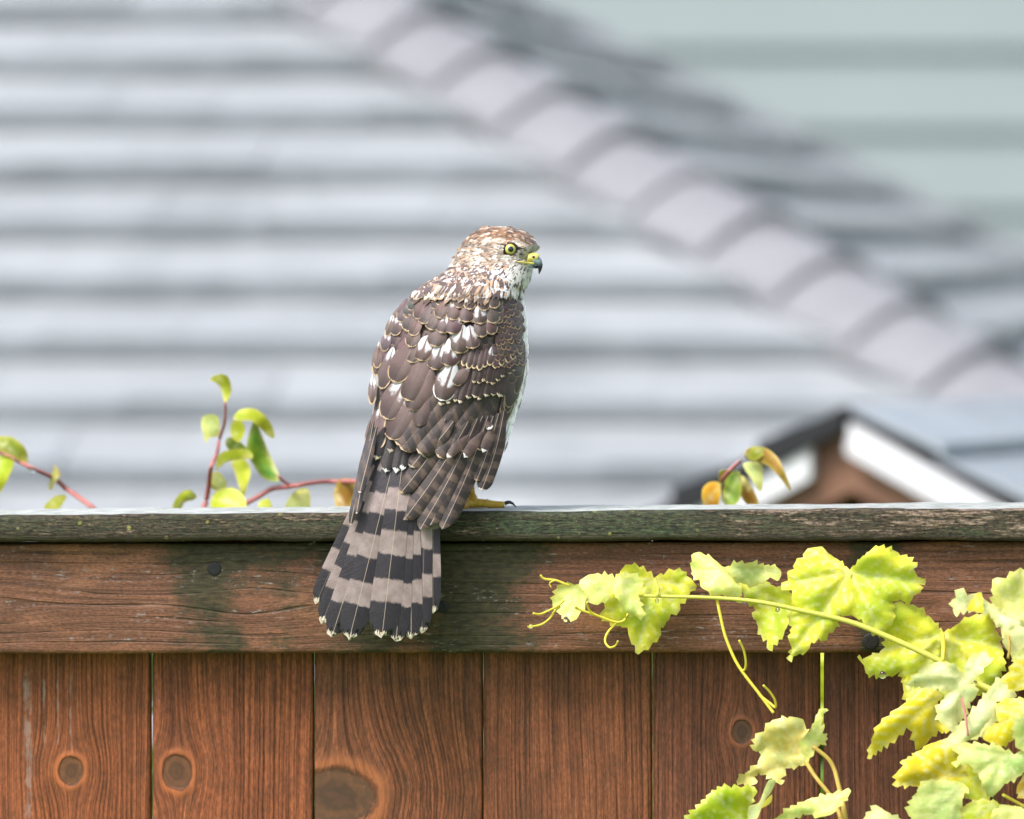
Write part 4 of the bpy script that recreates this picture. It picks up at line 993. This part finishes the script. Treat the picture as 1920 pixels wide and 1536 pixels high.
# scapulars with white patches
SC = [((836, 688), 24, 1.0, -.35), (((812), 694), 22, .95, -.35), ((786, 678), 20, .85, -.35), ((768, 679), 16, .3, -.4), ((751, 673), 12, .2, -.3), ((858, 664), 22, .85, -.2), ((887, 656), 18, 1.02, .15),
      ((812, 651), 20, .3, -.35), ((767, 653), 14, .3, -.4), ((737, 628), 12, .85, -.4), ((719, 660), 10, .85, -.25), ((706, 692), 9, .2, -.1), ((904, 633), 15, .3, .1), ((925, 626), 13, .75, .25), ((845, 626), 22, .8, -.25),
      ((826, 625), 16, .85, -.3), ((806, 618), 16, .1, -.35), ((771, 632), 13, .2, -.4), ((873, 604), 19, .3, -.1), ((901, 609), 18, 1.0, .05), ((928, 606), 15, .2, .25), ((761, 620), 15, .1, -.35), ((846, 600), 16, .7, -.3),
      ((790, 606), 14, .0, -.4), ((822, 596), 15, .0, -.35), ((880, 583), 14, .1, -.05), ((909, 582), 14, .95, .15), ((780, 597), 12, 0, -.4), ((858, 580), 13, 0, -.2), ((930, 580), 13, .75, .3), ((747, 600), 9, 0, -.4), ((725, 632), 8, .7, -.3)]
for i, ((x, y), h, p_, sl_) in enumerate(SC):
    h *= .94; L = max(h * 2.7, 44); n_ = math.hypot(1, sl_); y += FRND.uniform(-2, 2)
    if x < 760: p_ *= .8
    o_ = .0165 + (694 - y) * .00005
    if x < 760: o_ = .0125 + (694 - y) * .00004
    fput('scapular_feather', (x - sl_ * L / n_, y - L / n_), (x, y), h, cb=tuple(v * FRND.uniform(.85, 1.15) for v in BR), pa=p_, ew=.9 if p_ else .7, off=o_ + .0002 * (i % 3), tw=4.5, lift1=.0030, cup=.36, nu=11, nv=14)
# lesser coverts at the bend of the wing: small, buff edged, in rows down the right side
k = 0
for r_ in range(13):
    y = 560 + r_ * 10.5
    x0 = 938 - max(0, (y - 610)) * .15 + max(0, 590 - y) * .3; x1 = row(y)[1] - 6
    n_ = max(2, int((x1 - x0) / 8.5))
    for i in range(n_ + 1):
        x = x0 + (x1 - x0) * (i + .5 * (r_ % 2)) / n_
        if x > x1: continue
        x += FRND.uniform(-2.6, 2.6); yy = y + FRND.uniform(-3.6, 3.6)
        fput('lesser_covert', (x - 4 - 3 * FRND.random(), yy - 19), (x + 2, yy + 3), 5.6, cb=tuple(v * FRND.uniform(.8, 1.2) for v in BR2), ce=(.50, .32, .18), ew=FRND.uniform(.45, 1), tw=FRND.uniform(2.5, 4.5), off=.0165 - r_ * .0001, nu=5, nv=7, shaft=0, cup=.3); k += 1
# mantle
for r_ in range(7):
    y = 548 + r_ * 9.0
    L_, R_, _, _ = row(y); x0 = L_ + 9; x1 = 940 if y > 560 else 955
    n_ = int((x1 - x0) / 13)
    for i in range(n_ + 1):
        x = x0 + (x1 - x0) * (i + .5 * (r_ % 2)) / n_
        if x > x1 + 3: continue
        x += FRND.uniform(-4.5, 4.5); yy = y + FRND.uniform(-4, 4); t_ = (x - 850) / 100
        grey = tuple(v * FRND.uniform(.9, 1.25) for v in ((.070, .050, .045) if FRND.random() < .7 else (.052, .042, .043)))
        fput('mantle_feather', (x + 11 - max(0, t_) * 14, yy - 22), (x, yy + 4), 8.5, cb=grey, ce=(.60, .40, .22), ew=FRND.choice((.35, .6, .9)), tw=3.6, off=.0205 - r_ * .0003, nu=7, nv=8, shaft=-.3, cup=.3)

# small plumage of neck, head and breast
pl = Join()
def tiny(x, y, dx, dy, L, h, cb, ce, ew, off, lift=.0012, tw=3.0, sh_=-.3):
    n_ = math.hypot(dx, dy) or 1; dx, dy = dx / n_, dy / n_
    V, F, at = feather((x - dx * L * .5, y - dy * L * .5), (x + dx * L * .5, y + dy * L * .5), h, shape='point', cb=cb, ce=ce, ew=ew, off=off, lift0=.0002, lift1=lift, tw=tw, nu=3, nv=5, shaft=sh_, cup=.3)
    pl.add(V, F, at)
RU = [(.23, .105, .045), (.36, .185, .085), (.060, .034, .022), (.60, .42, .29)]
def jit(c, a=.12): f = FRND.uniform(1 - a, 1 + a); return tuple(v * f for v in c)
EYE = (956.5, 467.5)
pts = []
def inside(x, y, m=0):
    L, R, _, _ = row(y); return L + m < x < R - m
tries = 0
while len(pts) < 2100 and tries < 60000:
    tries += 1
    y = FRND.uniform(426, 556); x = FRND.uniform(775, 1012)
    if not inside(x, y, -1): continue
    if (x - EYE[0]) ** 2 / 15.5 ** 2 + (y - EYE[1]) ** 2 / 13.5 ** 2 < 1: continue
    if x > 994 and 470 < y < 508: continue
    if y > 540 and FRND.random() < .5: continue
    if any((x - a) ** 2 + (y - b) ** 2 < 3.2 for a, b in pts[-260:]): continue
    pts.append((x, y))
pts.sort(key=lambda p: -(p[1] - (p[0]) * .7))
for (x, y) in pts:
    vx, vy = x - 1003, y - 480; n_ = math.hypot(vx, vy) + 1e-6; vx /= n_; vy /= n_
    wgt = min(1, max(0, (y - 480) / 55)); 
    if x < 900: wgt = min(1, wgt + .35 * (900 - x) / 50)
    fx, fy = vx * (1 - wgt) + (-.62 if x < 930 else -.1) * wgt, vy * (1 - wgt) + .9 * wgt
    if y < 462: fx, fy = -1, -.25 + (950 - x) * .009 + .15
    off = .0030 + max(0, y - 498) / 50 * .020
    L, h = 13, 2.6
    r = FRND.random(); crown = 446 + max(0, (x - 945)) * .22 + max(0, (895 - x)) * .35
    if x > 986: crown = 458
    if y < crown:                       # rusty crown with dark and pale streaks
        c = RU[0] if r < .26 else RU[1] if r < .52 else RU[2] if r < .80 else (.52, .42, .33); ce = (.42, .28, .17); e_ = .5; L, h = 15, 2.4
    elif y < crown + 9 and 905 < x < 985:                   # pale line over the eye
        c = (.52, .45, .37) if r < .70 else RU[0]; ce = WHI; e_ = .5
    elif x > 975 and y < 490:                                # lores
        c = (.28, .275, .20) if r < .7 else (.42, .40, .34); ce = (.6, .58, .5); e_ = .3; L, h = 9, 1.9
    elif x > 932 and 455 < y < 480:
        c = (.22, .165, .115) if r < .55 else (.46, .42, .36); ce = (.6, .5, .4); e_ = .3; L, h = 9, 2
    elif x > 925 and y < 500:                                # cheek
        c = (.66, .62, .56) if r < .58 else (.36, .26, .18) if r < .88 else (.11, .07, .05); ce = WHI; e_ = .3; L, h = 12, 2.1
    elif x > 950 and y >= 497:                               # throat: white with thin dark streaks
        c = (.58, .58, .53) if r < .74 else (.08, .055, .04); ce = (.8, .8, .76); e_ = .2; L, h = 15, 2.2 if r < .84 else 1.2
    elif x > 900 and y < 497:                                # ear coverts
        c = (.30, .195, .125) if r < .48 else (.50, .42, .34) if r < .76 else (.085, .052, .036); ce = (.7, .6, .5); e_ = .35; L, h = 12, 2.2
    elif y > 505 and x > 885:                                # lower neck side: white with black drops
        c = (.68, .68, .68) if r < .50 else (.07, .05, .045) if r < .85 else (.45, .30, .18); ce = WHI; e_ = .2; L, h = 13, 3.0
    elif y > 522:                                            # lower nape: brown with buff edges
        c = (.10, .068, .058) if r < .68 else (.66, .56, .44); ce = (.66, .46, .27); e_ = 1.0; L, h = 19, 4.2
        if y > 545 and x > 880: continue
    else:                                                    # nape: brown, buff and white streaks
        c = (.10, .060, .042) if r < .36 else (.66, .62, .57) if r < .64 else (.36, .23, .14) if r < .84 else (.035, .025, .02); ce = (.56, .45, .34); e_ = .7; L, h = 17, 3.1
    tiny(x, y, fx, fy, L, h, jit(c), jit(ce), e_, off + FRND.uniform(0, .0012))
nape = sorted([FRND.uniform(506, 572) for _ in range(900)], reverse=True)
for y in nape:
    L_ = row(y)[0] + 9; x = FRND.uniform(L_ + 1, 912)
    if y > 538 + 14 * mn.noise(Vector((x * .04, 0, 3))) and FRND.random() < (y - 532) / 34: continue
    r = FRND.random()
    c = (.072, .046, .040) if r < .56 else (.60, .56, .52) if r < .74 else (.36, .25, .16)
    g_ = (y - 506) / 66
    tiny(x, y, -.62 + g_ * .3 * (x - 800) / 100, .62 + g_ * .3, FRND.uniform(14, 19) + g_ * 7, FRND.uniform(2.6, 3.8) + g_ * 2.6, jit(c), (.42, .30, .19), .95 - .55 * g_, .0285 - max(0, 545 - y) * .00034 - (y - 506) * .00006 + FRND.uniform(0, .0006), tw=2.4, lift=.0018)
# white breast feathers showing along the right side, and the collar
for i in range(230):
    y = FRND.uniform(545, 838); R_ = row(y)[1] - (0 if y < 760 else 0); x = R_ + FRND.uniform(-6, 3.0) if y > 600 else R_ + FRND.uniform(-22 + (y - 545) * .28, 1.5)
    if y > 760: x = row(y)[1] + FRND.uniform(-6, 0)
    dark = FRND.random() < .15
    c = (.13, .08, .06) if dark else (.90, .90, .90)
    tiny(x, y, -.06 - (.25 if y > 740 else 0), 1, 26, 3.6 if not dark else 1.4, c, WHI, .3, .012 if y < 600 else .005, lift=.0008)
for i in range(60):
    x = FRND.uniform(893, 972); y = 536 + (x - 893) * .20 + FRND.uniform(-9, 7)
    tiny(x, y, -.1 + (x - 930) * .004, 1, FRND.uniform(14, 22), FRND.uniform(3.5, 5), jit((.74, .74, .74)) if FRND.random() < .45 else jit((.10, .07, .06) if FRND.random() < .6 else (.5, .32, .18)), BUFF, .5, .0215 - abs(x - 930) * .00005)
pl.build('plumage', M_fea, hawk, kind='stuff')

# flank tuft: white feathers below the wing
fl_ = Join()
for i in range(46):
    t = FRND.random(); x = 955 - 18 * t + FRND.uniform(-7, 7); y = 770 + 55 * t
    V, F, at = feather((x + 3, y - 26), (x - 3, y + 14), 3.5, shape='point', cb=(.82, .83, .86), ce=WHI, ew=.3, shaft=0, nu=3, nv=6, depth=lambda a, b: surf(a, b) + .010, off=FRND.uniform(0, .002))
    fl_.add(V, F, at)
fl_.build('flank_plumage', M_fea, hawk, kind='stuff')

# eye
def sph(c, r, sx=1, sy=1, sz=1, u=24, v=16):
    bm = bmesh.new(); bmesh.ops.create_uvsphere(bm, u_segments=u, v_segments=v, radius=r)
    V = [Vector((w_.co.x * sx, w_.co.y * sy, w_.co.z * sz)) + c for w_ in bm.verts]; F = [[q.index for q in f.verts] for f in bm.faces]; bm.free(); return V, F
def eye_mat():
    x, y, z = sep(attr('ep', 'Vector')); r = sq(x * x + z * z); n = noi(xyz(x * 6, z * 6, 0.0), 1, 2)
    c = mc(ss(.49, .55, r), (.004, .006, .012), mc(ss(.5, .95, r), (.58, .60, .22), (.60, .50, .05)))
    c = mc(ss(.94, 1.02, r), c, (.01, .01, .01))
    return dict(c=c, r=.06, coat=.8, spec=.6)
M_eye = material('yellow_iris', eye_mat)
ed0 = surf(*EYE) - .0030
ec = P(EYE[0], EYE[1], ed0 + .0042) - HR; V, F = sph(ec, .0058)
RI = 10.4 * .45e-3
vd = (CAM - (ec + HR)).normalized(); ev_ = Vector((.10, -1, .0)).normalized()
right_ = ev_.cross(Vector((0, 0, -1))).normalized(); up_ = right_.cross(ev_)
ep = [((Vector(v) - ec).dot(right_) / RI, 0, (Vector(v) - ec).dot(up_) / RI) if (Vector(v) - ec).dot(ev_) > 0 else (2, 0, 2) for v in V]
mk('eye', V, F, M_eye, hawk, {'ep': ('FLOAT_VECTOR', ep)})
M_lid = material('dark_eyelid', lambda: dict(c=(.018, .014, .013), r=.5))
V, F = [], []; n = 40
for i in range(n):
    a = 2 * math.pi * i / n
    for (rr_, dd_) in ((10.2, -.0010), (11.6, -.0020), (13.4 + (1.5 if math.sin(a) > .3 else 0), -.0010), (15.0, .0016)):
        px, py = EYE[0] + rr_ * math.cos(a) * 1.04, EYE[1] - rr_ * math.sin(a) * (.92 if math.sin(a) > 0 else 1)
        V.append(P(px, py, surf(*EYE) + dd_ - .0004) - HR)
for i in range(n):
    for k in range(3): a, b = i * 4 + k, ((i + 1) % n) * 4 + k; F.append((a, a + 1, b + 1, b))
mk('eyelid', V, F, M_lid, hawk)
# brow ridge: shelf of stiff feathers over the eye
bj = Join()
for i in range(46):
    t = i / 45; x = 932 + 52 * t; y = 452.5 + 6 * t + 3.5 * math.sin(t * math.pi) * 0 + (t ** 2) * 5
    V, F, at = feather((x + 8, y - 1 + FRND.uniform(-2, 1)), (x - 7, y + 2 + FRND.uniform(-1, 2)), 2.6, shape='point', cb=jit((.60, .50, .40) if FRND.random() < .6 else (.33, .17, .09)), ce=(.7, .6, .5), ew=.4, shaft=0, nu=3, nv=5, off=.0052 - .0012 * abs(t - .5) * 2, lift1=.0008)
    bj.add(V, F, at)
for i in range(14):  # dark feather row, coloured as the brow's shade above the eye
    t = i / 13; x = 944 + 34 * t; y = 456.5 + 8 * t * t
    V, F, at = feather((x + 7, y + 1), (x - 6, y + 1), 1.8, shape='point', cb=(.05, .03, .025), ce=(.1, .06, .04), ew=.1, shaft=0, nu=3, nv=5, off=.0038)
    bj.add(V, F, at)
bj.build('brow', M_fea, hawk, kind='stuff')

# beak: cere, hooked upper mandible, lower mandible, gape
M_cere = material('yellow_cere', lambda: dict(c=mc(noi(objc(), 300, 2), (.58, .52, .10), (.70, .62, .20)), r=.4))
def beak_fn():
    t = attr('tt')
    return dict(c=mc(ss(.18, .62, t), (.34, .44, .48), (.018, .020, .035)), r=.25, coat=.3)
M_beak = material('horn_beak', beak_fn)
hd0 = .044
def loft(secs, mat, name, sub=4, col=None):
    """secs: (px, py, half-height px, half-thickness m, tilt deg, depth) ellipses strung from root to tip"""
    S = catmull(secs, sub); V, F, tt = [], [], []; ns_ = 16
    for i, (px, py, hh, th, tl_, dp) in enumerate(S):
        for k in range(ns_):
            a = 2 * math.pi * k / ns_; ca_, sa_ = math.cos(a) * hh, math.sin(a) * th
            V.append(P(px + ca_ * math.sin(rad(tl_)), py - ca_ * math.cos(rad(tl_)), dp + sa_) - HR); tt.append(i / (len(S) - 1))
    for i in range(len(S) - 1):
        for k in range(ns_): k2 = (k + 1) % ns_; F.append((i * ns_ + k, i * ns_ + k2, (i + 1) * ns_ + k2, (i + 1) * ns_ + k))
    F.append(tuple(range(ns_))[::-1]); F.append(tuple((len(S) - 1) * ns_ + k for k in range(ns_)))
    return mk(name, V, F, mat, hawk, {'tt': ('FLOAT', tt)})
bdp = .034
loft([(989, 486, 11, .0075, 10, bdp), (997, 484, 10.5, .0070, 15, bdp), (1003, 483.5, 9.5, .0064, 20, bdp - .001), (1008, 485, 8.5, .0056, 30, bdp - .001)], M_cere, 'cere')
loft([(1000, 488, 9.5, .0058, 20, bdp - .001), (1006, 489, 9, .0053, 35, bdp - .001), (1010.5, 494, 7.0, .0046, 62, bdp - .001), (1012.5, 501, 4.8, .0034, 84, bdp - .001), (1012, 508, 2.6, .0020, 96, bdp - .001), (1010.5, 514, .6, .0005, 105, bdp - .001)], M_beak, 'beak')
loft([(990, 497, 4.5, .0055, 5, bdp), (998, 499, 4.0, .0048, 0, bdp), (1005, 501, 2.8, .0035, -5, bdp), (1008, 502, 1.2, .0015, -5, bdp)], M_beak, 'lower_beak')
V, F = tube([P(1001, 494.5, bdp - .0058) - HR, P(990, 493.5, bdp - .0078) - HR, P(978, 491.5, bdp - .0120) - HR, P(968, 490.5, surf(968, 490) - .0025) - HR], [.0010, .0011, .0008, .0003], 8)
mk('gape', V, F, M_cere, hawk)
V, F = sph(P(1000.5, 482, bdp - .0072) - HR, .0011, 1.2, .6, 1, 10, 8); mk('nostril', V, F, M_lid, hawk)

# legs and feet
def foot_fn():
    n = vor(objc(), 700); b = noi(objc(), 120, 3)
    return dict(c=mc(ss(.3, .7, b), (.50, .29, .015), (.74, .52, .05)), r=.42, h=n, hd=.0006)
M_foot = material('yellow_scaly_skin', foot_fn)
M_claw = material('black_claw', lambda: dict(c=(.012, .012, .02), r=.22, coat=.4))
def fp(px, d, h):                     # point above the cap top at the column px
    q = FL(px, 955, d); z = ctop(q.x) - .0006 + h
    return FROOT + FU * q.x + FV * d + Z * z - HR
def foot(px, d, mirror=1, tarsus_top=None):
    root_ = None
    J = Join()
    J.add(*tube([P(px - 3, 872, d - .010) - HR, P(px - 3, 905, d - .004) - HR, P(px - 1, 925, d) - HR, fp(px + 1, d, .010), fp(px + 1, d, .0045)], [.0065, .0042, .0036, .0046, .0050], 12))
    K_ = []
    toes = [([(px, d), (px + 24 * mirror, d + .002), (px + 45 * mirror, d + .004), (px + 62 * mirror, d + .005)], .0034, (px + 84 * mirror, d + .006)),
            ([(px, d), (px + 12 * mirror, d + .014), (px + 22 * mirror, d + .028), (px + 28 * mirror, d + .038)], .0032, (px + 33 * mirror, d + .048)),
            ([(px, d), (px - 10 * mirror, d + .014), (px - 16 * mirror, d + .026), (px - 20 * mirror, d + .034)], .0030, (px - 24 * mirror, d + .043)),
            ([(px, d), (px - 8 * mirror, d - .008), (px - 14 * mirror, d - .016), (px - 18 * mirror, d - .021)], .0034, (px - 24 * mirror, d - .030))]
    for pts_, r0, cl in toes:
        hs = [.0055, .0052, .0036, .0038]
        J.add(*tube([fp(a, b, h_) for (a, b), h_ in zip(pts_, hs)], [r0 * 1.25, r0 * 1.0, r0 * 1.02, r0 * .80], 10))
        a, b = pts_[-1]; a2, b2 = cl
        K_.append(tube([fp(a, b, .0046), fp((a * 2 + a2) / 3, (b * 2 + b2) / 3, .0058), fp((a + a2 * 2) / 3, (b + b2 * 2) / 3, .0048), fp(a2, b2, .0014)], [.0017, .0016, .0011, .0003], 8))
    f = J.build('foot', M_foot, hawk)
    for V, F in K_: mk('claw', V, F, M_claw, f)
foot(884, .050, 1); foot(800, .046, -1)
# thigh feathers so the legs grow out of the body
for px in (878, 802):
    V, F = tube([P(px - 8, 830, .012) - HR, P(px - 6, 870, .026) - HR, P(px - 4, 905, .038) - HR, P(px - 3, 915, .042) - HR], [.018, .015, .008, .005], 14)
    n = len(V); mk('thigh', V, F, M_body, hawk, {'fc': ('FLOAT_VECTOR', [(v[0] * 22, v[2] * 22, 1) for v in V]), 'pale': ('FLOAT', np.ones(n))})
